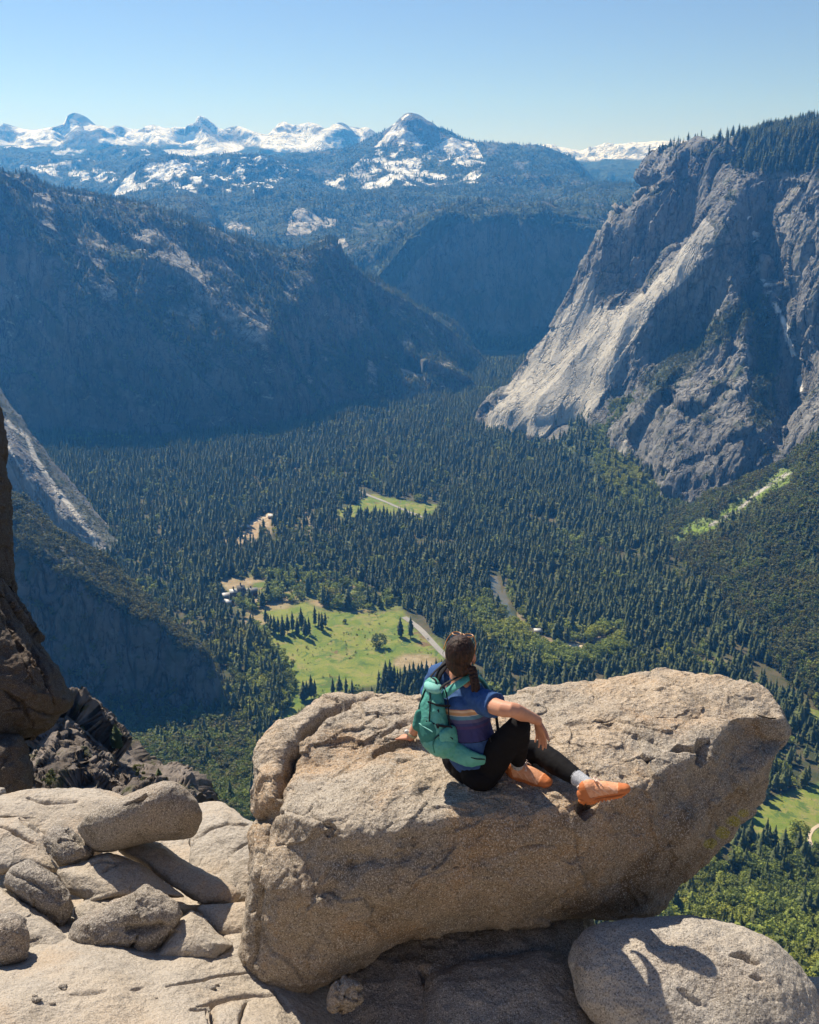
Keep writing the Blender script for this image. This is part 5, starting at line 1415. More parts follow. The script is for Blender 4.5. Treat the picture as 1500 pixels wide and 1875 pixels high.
def hand(wr, d, pn_, thumb_side, curl, spread=0.10, s=1.0):
    """wrist point, direction of the fingers, palm normal (palm looks that way), side vector towards the thumb"""
    d = unit(d); pn_ = unit(pn_ - np.dot(pn_, d) * d); ts = unit(np.cross(d, pn_))
    if np.dot(ts, thumb_side) < 0: ts = -ts
    bax = np.cross(d, pn_)
    P = []
    palm_c = wr + d * 0.045 * s
    P.append(tubev([wr - d * 0.01, wr + d * 0.03 * s, wr + d * 0.062 * s, wr + d * 0.085 * s], [(0.024 * s, 0.017 * s), (0.032 * s, 0.014 * s), (0.037 * s, 0.013 * s), (0.035 * s, 0.010 * s)], side=ts, n=20))
    L = [(0.042, 0.026, 0.021), (0.046, 0.029, 0.022), (0.043, 0.027, 0.021), (0.034, 0.021, 0.018)]
    for k, off in enumerate((0.027, 0.009, -0.010, -0.027)):
        b = wr + d * (0.082 - (0.004, 0, 0.003, 0.010)[k]) * s + ts * off * s
        dd = d + ts * spread * (1.5 - k) / 1.5 * 0.6
        cv = curl[k] if hasattr(curl, '__len__') else curl
        P.append(finger(b - d * 0.012, dd, bax, [q_ * s + (0.012 if i == 0 else 0) for i, q_ in enumerate(L[k])], (0.0085, 0.0088, 0.0083, 0.0072)[k] * s, (cv * .5, cv, cv * .8)))
    tb = wr + d * 0.02 * s + ts * 0.022 * s
    P.append(finger(tb, d * 0.75 + ts * 0.75 + pn_ * 0.25, bax, [0.042 * s, 0.030 * s, 0.024 * s], 0.0105 * s, (0.05, 0.25, 0.2)))
    return P

# --- body: head, neck, arms and hands grown as one surface with the trunk and legs inside the clothes
B = []
nb0 = neck0 + UP * 0.0
B.append(tubev([pel + UP * -0.02, waist, chest, neck0 + UP * -0.03], [(0.155, 0.105), (0.125, 0.09), (0.145, 0.095), (0.10, 0.06)], side=RD, n=28))
B.append(tubev([neck0 + UP * -0.04, neck0 + (head - neck0) * .45, head - hu * 0.05], [(0.056, 0.054), (0.050, 0.052), (0.052, 0.058)], side=hr, n=24))
B.append(tubev([shR + RD * -.03, shR, elR, elR + (wrR - elR) * .35, wrR], [0.050, 0.049, 0.039, 0.039, 0.0255], n=20))
B.append(tubev([shL + RD * .03, shL, elL, elL + (wrL - elL) * .35, wrL], [0.048, 0.047, 0.038, 0.037, 0.0235], n=20))
B.append(tubev([shR - RD * .02, neck0 + UP * 0.0, shL + RD * .02], [0.045, 0.05, 0.045], n=20))
# skull, jaw, nose, lips, ears
ax3 = [hr, hd, hu]
B.append(ell(head + hu * 0.018, (0.074, 0.090, 0.090), ax3))
B.append(ell(head - hu * 0.045 + hd * 0.030, (0.054, 0.062, 0.062), ax3))
B.append(ell(head - hu * 0.090 + hd * 0.062, (0.024, 0.022, 0.018), ax3))
B.append(tubev([head + hd * 0.090 + hu * 0.015, head + hd * 0.112 - hu * 0.024], [0.009, 0.014], n=12))
B.append(ell(head - hu * 0.054 + hd * 0.093, (0.022, 0.009, 0.008), ax3))
for sgn in (-1, 1):
    B.append(ell(head + hr * sgn * 0.076 - hu * 0.008 - hd * 0.004, (0.010, 0.018, 0.030), ax3))
    B.append(ell(head + hr * sgn * 0.036 + hd * 0.072 - hu * 0.022, (0.022, 0.022, 0.018), ax3))
# legs under the clothes
for h_, k_, a_ in ((hipR, kneeR, ankR), (hipL, kneeL, ankL)):
    B.append(tubev([h_, k_], [0.070, 0.046], n=18)); B.append(tubev([k_, a_], [0.045, 0.030], n=18))
# right hand hangs from the wrist over the knee; left hand planted on the rock behind
hdir = unit(np.array([0.22, 0.05, -0.80]))
B += hand(wrR, hdir, unit(np.array([-0.5, -0.5, -0.2])), FD * -1 + RD * .2, (0.16, 0.22, 0.28, 0.36), 0.05, s=0.95)
ldir = unit(np.array([-0.62, 0.55, -0.30]))
B += hand(wrL, ldir, np.array([0, 0, -1.0]), np.array([0.5, 1.0, 0]), (0.06, 0.06, 0.08, 0.10), 0.2, 0.95)
wparts('body', B, 0.0042, M['skin'], 3)
for sgn in (-1, 1):
    V, f = ell(head + hr * sgn * 0.032 + hd * 0.082 + hu * 0.006, (0.012, 0.012, 0.010), ax3, 14)
    link('eye', mesh_np('eye', V - np.array(W.location), f, M['eye']), W)

# --- hair with the long braid
Hh = [ell(head + hu * 0.024 - hd * 0.014, (0.079, 0.090, 0.091), ax3), ell(head - hd * 0.040 - hu * 0.030, (0.066, 0.056, 0.064), ax3),
      ell(head - hd * 0.045 - hu * 0.066 + hr * .012, (0.050, 0.042, 0.040), ax3)]
br0 = J(862, 1222, 5.28)
brp = [head - hd * 0.05 - hu * 0.07 + hr * .03, br0, J(868, 1240, 5.26), J(871, 1256, 5.25), J(869, 1268, 5.25)]
q_ = np.linspace(0, 1, 26); C_ = pchip(np.linspace(0, 1, 5), np.array(brp), q_)
for i in range(26):
    w_ = 0.023 * (1 - 0.35 * q_[i]) * (1 if i < 24 else .6)
    o_ = (1 if i % 2 else -1) * 0.010
    Hh.append(ell(C_[i] + hr * o_ * 1.15, (w_ * .85, w_ * .8, w_ * .62), ax3, 12))
def hair_disp(V, N): return 0.0035 * fbm(V, 0.05, 3, seed=3, stretch=(1, 1, 3)) + 0.0018 * fbm(V, 0.012, 3, seed=5, stretch=(1, 1, 4))
def cut_face(V, f, N):
    return V, f
wparts('hair', Hh, 0.0035, M['hair'], 1, hair_disp)
rs = random.Random(4)
st_ = []
for i in range(46):
    a_ = rs.uniform(0, 2 * PI); e_ = rs.uniform(-.9, 1.2)
    d_ = unit(hr * math.cos(a_) * math.cos(e_) - hd * abs(math.sin(a_)) * math.cos(e_) + hu * math.sin(e_))
    p_ = head + hu * .02 - hd * .012 + d_ * .092; t_ = unit(np.cross(d_, hr * rs.gauss(0, 1) + hu * .3 + hd * rs.gauss(0, 1)))
    st_.append(tubev([p_ - t_ * .03, p_ + d_ * rs.uniform(.002, .007), p_ + t_ * .03 + d_ * rs.uniform(-.006, .008)], [.0007, .0009, .0004], n=5, sub=3))
V, f = merged(st_)
tag(link('loose_hair', mesh_np('loose_hair', V - np.array(W.location), f, M['hair']), W), None, None, None, 'stuff')

# --- leggings
Lg = [tubev([pel + UP * -0.055 - FD * .01, pel, waist + UP * -0.04], [(0.150, 0.105), (0.168, 0.125), (0.150, 0.108)], side=RD, n=30),
      ell(hipR - FD * 0.045 + UP * -0.030, (0.100, 0.110, 0.082), [FD, RD, UP]), ell(hipL - FD * 0.045 + UP * -0.030, (0.100, 0.110, 0.082), [FD, RD, UP]),
      tubev([hipR, hipR + (kneeR - hipR) * .45, kneeR], [(0.102, 0.098), (0.086, 0.082), 0.060], n=28), tubev([kneeR, kneeR + (ankR - kneeR) * .3, ankR + (kneeR - ankR) * .20], [0.060, (0.060, .058), 0.043], n=26),
      tubev([hipL, hipL + (kneeL - hipL) * .45, kneeL], [(0.100, 0.096), (0.082, 0.08), 0.060], n=28), tubev([kneeL, kneeL + (ankL - kneeL) * .35, ankL + (kneeL - ankL) * .31], [0.060, (0.060, .058), 0.046], n=26)]
def wr_legs(V, N): return 0.0035 * fbm(V, 0.06, 3, 0.5, True, 4)
wparts('leggings', Lg, 0.0065, M['leggings'], 6, wr_legs)

# --- t-shirt with flared short sleeves
def shirt_pieces(g):
    slR = elR + (shR - elR) * 0.52 + UP * -0.010; slL = elL + (shL - elL) * 0.45
    return [tubev([pel + UP * 0.035, waist, chest, neck0 + UP * -0.065], [(0.168, 0.128), (0.160, 0.122), (0.172, 0.124), (0.100, 0.066)], side=RD, n=32),
            tubev([shR + RD * -.06 + UP * -.005, shR + UP * -.008, slR - (slR - shR) * .1, slR], [(0.060), 0.064, 0.067, 0.070], n=28, caps=False), tubev([shL + RD * .05, shL, slL], [0.060, 0.064, 0.074], n=24, caps=False),
            tubev([shR - RD * .03 + UP * .003, neck0 + UP * -0.035, shL + RD * .03 + UP * .003], [0.052, (0.056, 0.056), 0.052], n=22)]
upv = unit(neck0 - pel)
def shirt_disp(V, N):
    d = 0.010 * (fbm_ax(V, 0.10, 3, unit(RD * .6 + UP * -.5), 3.0, True, 12) - .4) + 0.003 * fbm(V, 0.03, 3, 0.5, True, 3)
    rel = V - shR; along = rel @ unit(elR - shR)
    return d
def shirt_attr(V):
    h_ = (V - pel) @ upv; rel = V - chest
    dR = np.linalg.norm(np.cross(V - shR, unit(elR - shR)), axis=1)
    sl = ((V - shR) @ unit(elR - shR) > 0.02) & (dR < 0.085)
    return {'h': h_ + 0.0, 'torso': 1.0 - sl.astype(float)}
sh_o, sv = wparts('t_shirt', shirt_pieces(0), 0.006, M['shirt'], 3, shirt_disp, shirt_attr)

# --- socks and shoes
def foot(side_name, ank, toe, upf, shin_dir):
    fwd = unit(toe - ank - np.dot(toe - ank, upf) * upf)
    lat = np.cross(fwd, upf)
    heel = ank - fwd * 0.058 - upf * 0.080
    o_, _ = wparts('sock', [tubev([ank + shin_dir * (0.13 if side_name == 'L' else 0.085), ank + shin_dir * .05, ank + shin_dir * 0.01, ank - upf * 0.02], [0.0425, 0.039, 0.038, 0.034], n=22)], 0.0035, M['sock'], 2,
              lambda V, N: 0.0015 * np.sin((V @ shin_dir) * 900))
    def sec(x, z, w, h_): return heel + fwd * x * .93 + upf * z * 1.08, (w, h_ * 1.08)
    S = [sec(0.012, 0.046, 0.026, 0.030), sec(0.045, 0.052, 0.034, 0.042), sec(0.09, 0.052, 0.036, 0.042), sec(0.14, 0.050, 0.040, 0.038), sec(0.19, 0.041, 0.046, 0.030), sec(0.222, 0.036, 0.045, 0.025), sec(0.240, 0.034, 0.040, 0.022)]
    def ov_(V):
        x = (V - heel) @ fwd; z = (V - heel) @ upf
        cap = ((x > .195 + .25 * (z - .04)) | (x < .045 - .2 * (z - .05)) | (z < .034)).astype(float)
        dg = (np.sin((x * 1.0 + z * 0.9) * 150) > 0.86).astype(float) * (x > .07) * (x < .19) * (z > .034) * (z < .075)
        return cap, dg * (1 - cap)
    up_p = [tubev([p_ for p_, _ in S], [r_ for _, r_ in S], side=lat, n=26),
            tubev([ank - upf * 0.045 - fwd * .012, ank - upf * 0.004 - fwd * .010], [(0.038, 0.046), (0.043, 0.050)], side=lat, n=24),
            tubev([ank + upf * 0.012 + fwd * 0.045, ank - upf * 0.03 + fwd * 0.075, heel + fwd * .18 + upf * .050], [(0.022, 0.010), (0.026, 0.012), (0.026, 0.012)], side=lat, n=14)]
    sh, _ = wparts('shoe', up_p, 0.0035, M['shoe'], 2, lambda V, N: 0.0012 * fbm(V, 0.012, 3, .5, True, 6) + 0.0028 * ov_(V)[0] + 0.0018 * ov_(V)[1], lambda V: dict(zip(('ov', 'seam'), ov_(V))))
    # sole with lugs
    sp = [tubev([heel + fwd * x + upf * z for x, z in ((0.0, 0.021), (0.05, 0.016), (0.105, 0.016), (0.16, 0.014), (0.205, 0.015), (0.235, 0.023))], [(0.028, 0.017), (0.037, 0.016), (0.035, 0.013), (0.045, 0.014), (0.046, 0.014), (0.030, 0.011)], side=lat, n=24),
          tubev([heel - fwd * 0.006 + upf * 0.02, heel - fwd * 0.002 + upf * 0.045], [(0.022, 0.012), (0.016, 0.006)], side=lat, n=14)]
    for i in range(12):
        x = 0.004 + i * 0.0198
        for sd in (-1, 1):
            wv = 0.030 if x < .08 else 0.034
            c_ = heel + fwd * x + lat * sd * wv * (0.7 if x > .22 or x < .01 else 1) + upf * (0.006 + (0.006 if x > .21 else 0))
            sp.append(ell(c_, (0.0060, 0.008, 0.006), [fwd, lat, upf], 10))
    so, _ = wparts('sole', sp, 0.0035, M['sole'], 1)
    so.parent = sh; 
    # laces and heel loop
    lp = []
    for i in range(5):
        a0 = heel + fwd * (0.105 + .020 * i) + upf * (0.090 - 0.0095 * i)
        lp.append(tubev([a0 - lat * 0.028 - upf * .006, a0 + upf * 0.006, a0 + lat * 0.028 - upf * .006 + fwd * .008], [0.0034] * 3, n=8))
    lt = heel + fwd * .088 + upf * .100
    for sd in (-1, 1):
        lp.append(tubev([lt, lt + upf * .022 + lat * sd * .016, lt + upf * .010 + lat * sd * .034 + fwd * .012, lt + fwd * .006], [0.0028] * 4, n=8))
        lp.append(tubev([lt, lt + lat * sd * .02 + fwd * .02 + upf * .006, lt + lat * sd * .033 + fwd * .035 - upf * .012], [0.0022] * 3, n=8))
    V, f = merged(lp)
    lc = link('laces', mesh_np('laces', V - np.array(W.location), f, M['lace']), W); lc.parent = sh
    V, f = merged([tubev([ank - fwd * .052 - upf * .02, ank - fwd * .066 + upf * .012, ank - fwd * .05 + upf * .020], [(0.009, .003)] * 3, side=lat, n=10)])
    hl = link('heel_loop', mesh_np('heel_loop', V - np.array(W.location), f, M['lace']), W); hl.parent = sh
toeR = J(1010, 1437, 5.36); toeL = J(1158, 1436, 5.14)
foot('R', ankR + UP * .002, toeR, UP, unit(kneeR - ankR))
upL = unit(unit(kneeL - ankL) * 0.75 + UP * 0.55)
foot('L', ankL, toeL, unit(UP * .90 + unit(kneeL - ankL) * .45), unit(kneeL - ankL))

# --- backpack (its own thing)
def pack_mat():
    n = NT('teal_ripstop'); c = n.mix(n.ramp(n.noise(9, 4, .6), .35, .65), (0.065, 0.28, 0.22), (0.10, 0.37, 0.30))
    g_ = n.noise(60, 4, .6)
    n.b.inputs['Specular IOR Level'].default_value = 0.4
    return n.done(c, n.bump(n.noise(22, 4, .6), 0.5, 0.012, n.bump(g_, 0.35, 0.004)), 0.5)
M['teal'] = pack_mat()
M['teal_dark'] = simple('teal_mesh_pocket', (0.045, 0.20, 0.165), 0.85, 0.3, 50, 0.002)
M['strap'] = simple('black_webbing', (0.015, 0.016, 0.02), 0.8, 0.2, 60)
M['strapteal'] = simple('mint_strap', (0.22, 0.52, 0.45), 0.7, 0.2, 60)
bc = (pel + chest) / 2
backc = lambda s_, off, r_=0.0: pel + (neck0 - pel) * (0.20 + 0.78 * s_) - FD * (0.112 + off) + RD * (r_ - 0.035)
BP = empty('backpack', backc(0.05, 0.08)); tag(BP, 'teal green hiking backpack worn on the back of the seated woman', 'backpack')
def bparts(name, pieces, vox, mat, sm=3, disp=None): return wparts(name, pieces, vox, mat, sm, disp, parent=BP)[0]
mainb = bparts('main_pocket', [tubev([backc(0.05, 0.06, -.01), backc(0.28, 0.085, -.01), backc(0.6, 0.075, -.015), backc(0.92, 0.045, -.02)], [(0.098, 0.054), (0.110, 0.070), (0.092, 0.054), (0.056, 0.030)], side=RD, n=30),
        ell(backc(0.16, 0.082, .015), (0.115, 0.080, 0.075), [RD, FD, UP])], 0.005, M['teal'], 4,
       lambda V, N: 0.010 * (fbm_ax(V, 0.11, 3, UP + .3 * RD, 2.5, True, 9) - .4) + 0.003 * fbm(V, 0.025, 3, .5, True, 2))
bparts('front_pocket', [ell(backc(0.30, 0.128, .0), (0.080, 0.040, 0.095), [RD, FD, UP]), tubev([backc(.36, .15, -.06), backc(.55, .135, -.05)], [.03, .02], n=14)], 0.005, M['teal_dark'], 4,
       lambda V, N: 0.006 * (fbm(V, 0.07, 3, .5, True, 5) - .4))
bparts('hip_wing', [tubev([backc(0.06, 0.04, 0.10), pel + RD * 0.135 + UP * 0.095 - FD * 0.105, pel + RD * 0.166 + UP * 0.090 - FD * 0.055], [(0.028, 0.052), (0.018, 0.044), (0.008, 0.026)], side=RD, n=20)], 0.004, M['teal'], 3,
       lambda V, N: 0.003 * fbm(V, 0.03, 3, .5, True, 2))
bparts('side_pocket', [tubev([backc(0.08, 0.060, 0.100), backc(0.36, 0.068, 0.102)], [(0.020, 0.052), (0.022, 0.056)], side=RD, n=20)], 0.004, M['teal'], 3, lambda V, N: 0.004 * fbm(V, 0.04, 3, .5, True, 7))
def strapv(pts, w, t, side): return tubev(pts, [(w, t)] * len(pts), side=side, n=10, sub=6)
def bpiece(name, pieces, mat, par=BP):
    V, f = merged(pieces); o = link(name, mesh_np(name, V - np.array(BP.location), f, mat), BP); return o
for sd, sh_ in ((1, shR), (-1, shL)):
    p_ = [backc(0.86, 0.02, sd * .05), neck0 + RD * sd * 0.085 - FD * 0.075 + UP * 0.012, neck0 + RD * sd * 0.105 + UP * 0.048 + FD * .0, chest + RD * sd * 0.115 + FD * 0.125 + UP * .03, waist + RD * sd * 0.15 + FD * 0.10, pel + RD * sd * 0.172 + UP * 0.10 - FD * 0.02]
    bparts('shoulder_strap', [strapv(p_[:4], 0.027, 0.010, RD)], 0.0035, M['teal' if sd > 0 else 'strap'], 2)
    bpiece('lower_strap', [strapv(p_[3:], 0.010, 0.003, FD)], M['strap'])
    bpiece('load_strap', [tubev([backc(0.95, .055, sd * .05), backc(1.02, .02, sd * .06), neck0 + RD * sd * .09 + UP * .066 - FD * .01], [(.008, .003)] * 3, side=RD, n=8)], M['strap'])
bpiece('hip_strap', [strapv([pel + RD * 0.172 + UP * 0.125 - FD * 0.03, pel + RD * 0.186 + UP * 0.085 + FD * 0.045, pel + RD * 0.15 + UP * .06 + FD * .10], 0.010, 0.004, UP)], M['strapteal'])
zp = [backc(0.34, 0.160, .045), backc(0.55, 0.138, .045), backc(0.78, 0.108, .03), backc(0.93, 0.078, .0)]
bpiece('zip', [tubev(zp, [0.0035] * 4, n=8)], M['strap'])
bpiece('compression_strap', [tubev([backc(0.45, 0.05, .118), backc(0.50, 0.105, .095), backc(0.52, 0.146, .03)], [(0.007, .003)] * 3, side=UP, n=8)], M['strap'])
bpiece('compression_strap', [tubev([backc(0.74, 0.03, .096), backc(0.76, 0.082, .070), backc(0.78, 0.112, .02)], [(0.007, .003)] * 3, side=UP, n=8)], M['strap'])
bpiece('cord', [tubev([backc(0.30, 0.06, .128), backc(0.40, 0.10, .112), backc(0.33, 0.14, .085), backc(0.22, 0.15, .06)], [0.003] * 4, n=8)], M['strap'])
bpiece('side_cord', [tubev([pel + RD * .178 + UP * .22 - FD * .03, pel + RD * .182 + UP * .16 - FD * .01, pel + RD * .186 + UP * .09 + FD * .0], [0.0035] * 3, n=8)], M['strap'])
def seam(pts, r=.0028, m='strap', nm='seam'):
    return bpiece(nm, [tubev(pts, [r] * len(pts), n=8)], M[m])
seam([backc(0.30, 0.05, .118), backc(0.55, 0.055, .112), backc(0.80, 0.035, .092), backc(0.98, 0.02, .055)], .0035)
seam([backc(0.42, 0.145, -.07), backc(0.60, 0.128, -.06), backc(0.80, 0.10, -.045), backc(0.95, 0.07, -.03)], .004)
seam([backc(0.10, 0.150, .07), backc(0.24, 0.155, .075), backc(0.36, 0.128, .085), backc(0.42, 0.075, .115)], .003, 'teal_dark')
seam([backc(0.42, 0.148, .075), backc(0.44, 0.160, .03), backc(0.43, 0.158, -.03)], .0035, 'strapteal')
for q_ in (.62, .80):
    bpiece('buckle', [ell(backc(q_ - .13, 0.115 if q_ < .7 else .09, .085 if q_ < .7 else .068), (0.010, 0.007, 0.015), [RD, FD, UP], 10)], M['strap'])
bpiece('lid', [ell(backc(.93, .052, -.005), (.064, .042, .030), [RD, FD, UP])], M['strapteal'])
bpiece('grab_loop', [tubev([backc(.97, .05, -.03), backc(1.03, .045, -.03), backc(1.05, .04, 0), backc(1.03, .045, .02), backc(.97, .05, .02)], [0.005] * 5, n=8)], M['strap'])
bpiece('hip_pocket_zip', [tubev([backc(0.10, 0.035, 0.135), pel + RD * 0.158 + UP * 0.110 - FD * 0.105, pel + RD * 0.176 + UP * 0.100 - FD * 0.06], [0.003] * 3, n=8)], M['strap'])

# --- sunglasses on top of the head, wristwatch
SG = empty('sunglasses', head + hu * 0.105 + hd * 0.03); tag(SG, 'tortoiseshell sunglasses pushed up on top of the head', 'sunglasses')
M['shell'] = simple('tortoiseshell', (0.50, 0.22, 0.06), 0.3, 0.6, 90, 0, 0.6); M['lens'] = simple('dark_lens', (0.02, 0.018, 0.016), 0.08, 0, 1, 0, 0.7)
gu = unit(hu * .22 + hd * .95); gc = head + hu * 0.108 + hd * 0.018
gf = unit(np.cross(hr, gu))
def gl(name, pieces, mat):
    V, f = merged(pieces); return link(name, mesh_np(name, V - np.array(SG.location), f, mat), SG)
for sd in (-1, 1):
    c_ = gc + hr * sd * 0.034
    ring = [c_ + hr * math.cos(a) * 0.024 + gu * math.sin(a) * 0.016 for a in np.linspace(0, 2 * PI, 17)]
    gl('rim', [tubev(ring, [0.0034] * 17, n=8, caps=False, sub=1)], M['shell'])
    gl('lens', [ell(c_, (0.023, 0.0155, 0.0015), [hr, gu, gf], 18)], M['lens'])
    gl('temple', [tubev([c_ + hr * sd * .027, head + hr * sd * 0.080 + hu * 0.075 + hd * 0.0, head + hr * sd * 0.086 + hu * 0.03 - hd * 0.035], [0.0032] * 3, n=8)], M['shell'])
gl('bridge', [tubev([gc - hr * .008, gc + gu * .005, gc + hr * .008], [0.0035] * 3, n=8)], M['shell'])
WT = empty('wristwatch', wrL); tag(WT, 'wristwatch with a pale tan band on the left wrist planted on the rock', 'watch')
M['band'] = simple('tan_band', (0.42, 0.36, 0.22), 0.6); M['dial'] = simple('watch_case', (0.55, 0.55, 0.5), 0.3, 0, 1, 0, 0.8)
wd = unit(wrL - elL); wc = wrL - wd * 0.022; s1 = unit(np.cross(wd, UP)); s2 = np.cross(wd, s1)
ringb = [wc + s1 * math.cos(a) * 0.0285 + s2 * math.sin(a) * 0.0285 for a in np.linspace(0, 2 * PI, 25)]
V, f = tubev(ringb, [(0.009, 0.003)] * 25, side=wd, n=10, caps=False, sub=1)
link('band', mesh_np('band', V - wrL, f, M['band']), WT)
top = s2 if s2[2] > 0 else -s2
V, f = tubev([wc + top * 0.027, wc + top * 0.036], [0.015, 0.014], n=18)
link('case', mesh_np('case', V - wrL, f, M['dial']), WT)
# ------------------------------------------------------------------ buildings in the valley
M['roof_pale'] = simple('pale_metal_roof', (0.62, 0.62, 0.62), 0.45, 0.3, 0.2)
M['roof_dark'] = simple('slate_roof', (0.14, 0.13, 0.12), 0.8, 0.4, 0.2)
M['roof_grey'] = simple('grey_shingle_roof', (0.33, 0.32, 0.31), 0.8, 0.4, 0.2)
M['stonewall'] = simple('brown_stone_wall', (0.17, 0.12, 0.09), 0.9, 0.5, 0.3)
M['winglass'] = simple('window_glass', (0.03, 0.035, 0.04), 0.2)
M['cabinwall'] = simple('cabin_boards', (0.30, 0.22, 0.15), 0.9, 0.4, 0.5)
def box_v(x0, x1, y0, y1, z0, z1):
    V = [(x, y, z) for z in (z0, z1) for y in (y0, y1) for x in (x0, x1)]
    return V, [[0, 2, 3, 1], [4, 5, 7, 6], [0, 1, 5, 4], [2, 6, 7, 3], [0, 4, 6, 2], [1, 3, 7, 5]]
def gable(x0, x1, y0, y1, z0, h, o=0.8):
    """pitched roof slab with eaves, ridge along x"""
    ym = (y0 + y1) / 2; a = x0 - o; b = x1 + o; c = y0 - o; d = y1 + o; t = 0.35
    V = [(a, c, z0 - .2), (b, c, z0 - .2), (b, ym, z0 + h), (a, ym, z0 + h), (a, d, z0 - .2), (b, d, z0 - .2)]
    V += [(x, y, z + t) for x, y, z in V]
    return V, [[0, 1, 2, 3][::-1], [3, 2, 5, 4][::-1], [6, 7, 8, 9], [9, 8, 11, 10], [0, 1, 7, 6], [5, 4, 10, 11], [0, 6, 9, 3], [3, 9, 10, 4], [1, 2, 8, 7], [2, 5, 11, 8]]
def gable_end(x0, x1, y0, y1, z0, h):
    ym = (y0 + y1) / 2; r = []
    for x in (x0, x1):
        r.append(([(x - .1, y0, z0), (x - .1, y1, z0), (x - .1, ym, z0 + h), (x + .1, y0, z0), (x + .1, y1, z0), (x + .1, ym, z0 + h)], [[0, 2, 1], [3, 4, 5], [0, 1, 4, 3], [1, 2, 5, 4], [2, 0, 3, 5]]))
    return r
def part(name, pieces, mat, parent):
    V, Fc = merged(pieces); return link(name, mesh_np(name, V, Fc, mat, smooth=False), parent)
def windows(parent, x0, x1, y, zs, n, face=-1):
    for z in zs:
        for k in range(n):
            x = x0 + (x1 - x0) * (k + 0.5) / n
            f = part('window', [box_v(x - .8, x + .8, y + face * .12 - .06, y + face * .12 + .06, z, z + 1.9)], M['winglass'], parent)
p0 = on_z(437, 1093, FLOOR); p0[2] = float(ground_h(p0[0], p0[1]))
H = empty('lodge_building', p0); H.rotation_euler = (0, 0, math.radians(14))
wings = [(-34, -16, -8, 8, 7, 'roof_pale'), (-16, -2, -9, 9, 13, 'roof_pale'), (-2, 12, -10, 10, 19, 'roof_dark'), (12, 36, -8, 8, 12, 'roof_grey')]
for (a, b, c, d, h, rm) in wings:
    part('wall', [box_v(a, b, c, d, -1, h)] + gable_end(a, b, c, d, h, 3.2), M['stonewall'], H)
    part('roof', [gable(a, b, c, d, h, 3.2)], M[rm], H)
    windows(H, a + 1, b - 1, c, [2 + 3.6 * k for k in range(int(h // 3.8))], max(3, int((b - a) / 3.6)))
for x, y, h in ((-9, 0, 21), (5, 2, 27), (24, 3, 18)):
    part('chimney', [box_v(x - 1.3, x + 1.3, y - 1.3, y + 1.3, h - 8, h), box_v(x - 1.6, x + 1.6, y - 1.6, y + 1.6, h + .003, h + .6)], M['stonewall'], H)
tag(H, 'large stone lodge with pale roofs and chimneys at the left end of the meadow', 'hotel')
cabins = [((418,1106), 9, 6, 'roof_pale', 'low pale roofed annex in front of the stone lodge'), ((455,1110), 8, 6, 'roof_grey', 'small grey roofed cabin right of the lodge annex'),
          ((566,852), 12, 8, 'roof_pale', 'white roofed building in the far forest'), ((448,968), 11, 7, 'roof_pale', 'white roofed building beside the gravelly clearing at left'),
          ((820,905), 9, 6, 'roof_pale', 'white roofed cabin right of the far small meadow'), ((829,960), 9, 6, 'roof_grey', 'grey roofed cabin among conifers below the far small meadow'),
          ((975,1135), 7, 5, 'roof_pale', 'pale tent cabin on the outer bank of the river bend'), ((985,1160), 7, 5, 'roof_pale', 'pale tent cabin just above the sand bar'),
          ((968,1122), 6, 5, 'roof_pale', 'small pale tent cabin furthest up the river bend'), ((1150,1130), 8, 5, 'roof_grey', 'grey cabin in the forest right of the sand bar'),
          ((500,950), 10, 6, 'roof_pale', 'pale roofed building right of the gravelly clearing'), ((377,1030), 8, 6, 'roof_grey', 'grey cabin alone in the forest above the lodge')]
for (px_, py_), L_, W_, rm, lb in cabins:
    p = on_z(px_, py_, FLOOR); p[2] = float(ground_h(p[0], p[1]))
    c = empty('cabin', p); c.rotation_euler = (0, 0, random.uniform(-.6, .6))
    part('wall', [box_v(-L_, L_, -W_, W_, -1, 6.5)] + gable_end(-L_, L_, -W_, W_, 6.5, 3), M['cabinwall'], c)
    part('roof', [gable(-L_, L_, -W_, W_, 6.5, 3)], M[rm], c)
    windows(c, -L_ + 1, L_ - 1, -W_, [1.5], 4)
    tag(c, lb, 'cabin')
# ------------------------------------------------------------------ light, air, camera
SUN_A, SUN_E = math.radians(37), math.radians(49)      # left of the view direction, height
s = Vector((-math.sin(SUN_A) * math.cos(SUN_E), math.cos(SUN_A) * math.cos(SUN_E), math.sin(SUN_E)))
ld = bpy.data.lights.new('sun', 'SUN'); ld.energy = 4.9; ld.angle = math.radians(0.5); ld.color = (1.0, 0.94, 0.85)
lo = bpy.data.objects.new('sun', ld); COL.objects.link(lo); lo.location = (0, 0, 50)
lo.rotation_euler = s.to_track_quat('Z', 'Y').to_euler()
w = bpy.data.worlds.new('World'); SC.world = w; w.use_nodes = True
nt = w.node_tree; nt.nodes.clear()
sk = nt.nodes.new('ShaderNodeTexSky'); sk.sky_type = 'NISHITA'; sk.sun_disc = False
sk.sun_elevation = SUN_E; sk.sun_rotation = -SUN_A
sk.altitude = 2000; sk.air_density = 1.0; sk.dust_density = 0.25; sk.ozone_density = 2.5
bg = nt.nodes.new('ShaderNodeBackground'); bg.inputs[1].default_value = 0.068
wo = nt.nodes.new('ShaderNodeOutputWorld')
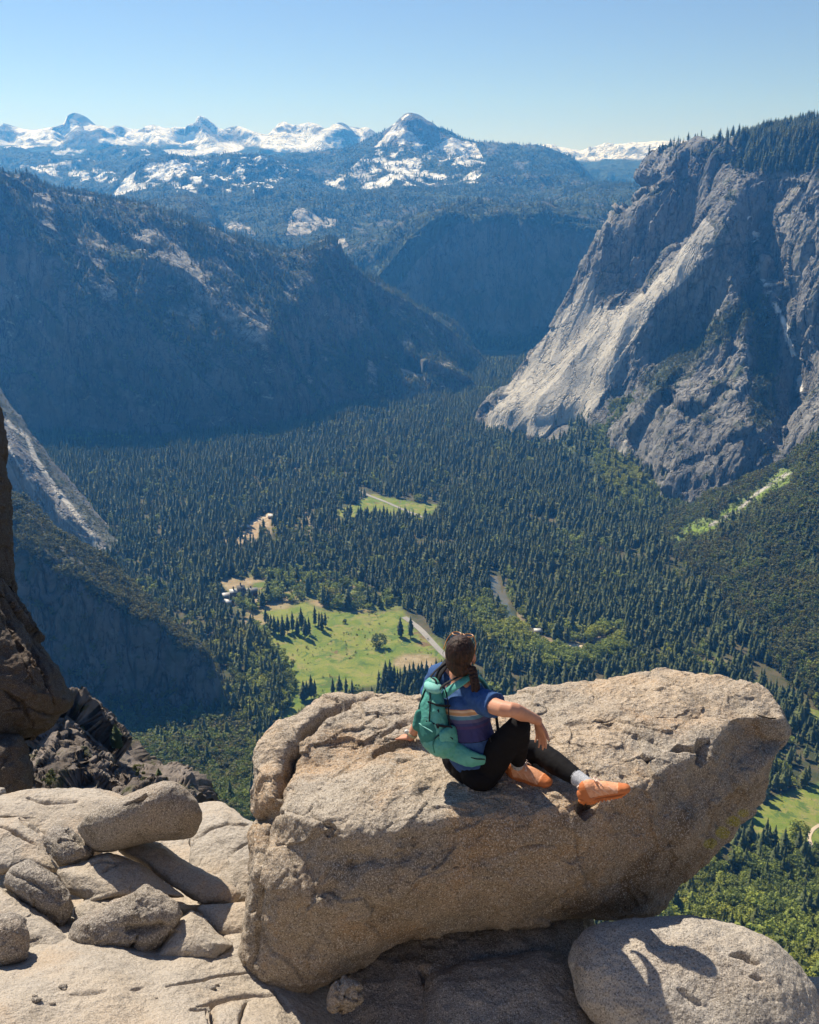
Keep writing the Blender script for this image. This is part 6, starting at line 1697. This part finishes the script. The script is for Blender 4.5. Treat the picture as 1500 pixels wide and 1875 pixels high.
mx = nt.nodes.new('ShaderNodeMix'); mx.data_type = 'RGBA'; mx.blend_type = 'MULTIPLY'; mx.inputs[0].default_value = 1.0
mx.inputs[7].default_value = (0.96, 0.925, 1.03, 1)
nt.links.new(sk.outputs[0], mx.inputs[6]); nt.links.new(mx.outputs[2], bg.inputs[0]); nt.links.new(bg.outputs[0], wo.inputs[0])

HAZE = True
if HAZE:
    hm = bpy.data.materials.new('haze'); hm.use_nodes = True; t = hm.node_tree; t.nodes.clear()
    vo = t.nodes.new('ShaderNodeVolumePrincipled'); out = t.nodes.new('ShaderNodeOutputMaterial')
    vo.inputs['Color'].default_value = (0.07, 0.355, 1.0, 1); vo.inputs['Absorption Color'].default_value = (1, 1, 1, 1); vo.inputs['Density'].default_value = 8.5e-5
    vo.inputs['Anisotropy'].default_value = 0.35
    t.links.new(vo.outputs[0], out.inputs['Volume'])
    x0, x1, y0, y1, z0, z1 = -8300, 8300, -2300, 14300, FLOOR - 330, 1100
    V = [(x, y, z) for z in (z0, z1) for y in (y0, y1) for x in (x0, x1)]
    me = mesh_np('haze', V, [[0, 2, 3, 1], [4, 5, 7, 6], [0, 1, 5, 4], [2, 6, 7, 3], [0, 4, 6, 2], [1, 3, 7, 5]], hm, smooth=False)
    tag(link('haze', me), 'thin blue air haze over the whole valley', kind='stuff')

cd = bpy.data.cameras.new('camera'); co = bpy.data.objects.new('camera', cd); COL.objects.link(co)
cd.sensor_fit = 'VERTICAL'; cd.sensor_height = 36.0; cd.lens = F_PX * 36.0 / 1875.0
cd.clip_start = 0.05; cd.clip_end = 200000
co.location = (0, 0, 0); co.rotation_euler = (math.radians(90) - PITCH, 0, 0)
SC.camera = co
SC.view_settings.view_transform = 'Standard'; SC.view_settings.look = 'None'
SC.view_settings.exposure = 0.6; SC.view_settings.gamma = 1.0
SC.cycles.use_denoising = True
SC.cycles.max_bounces = 5; SC.cycles.diffuse_bounces = 3; SC.cycles.glossy_bounces = 2
SC.cycles.transmission_bounces = 2; SC.cycles.volume_bounces = 0; SC.cycles.transparent_max_bounces = 4
SC.cycles.use_adaptive_sampling = True
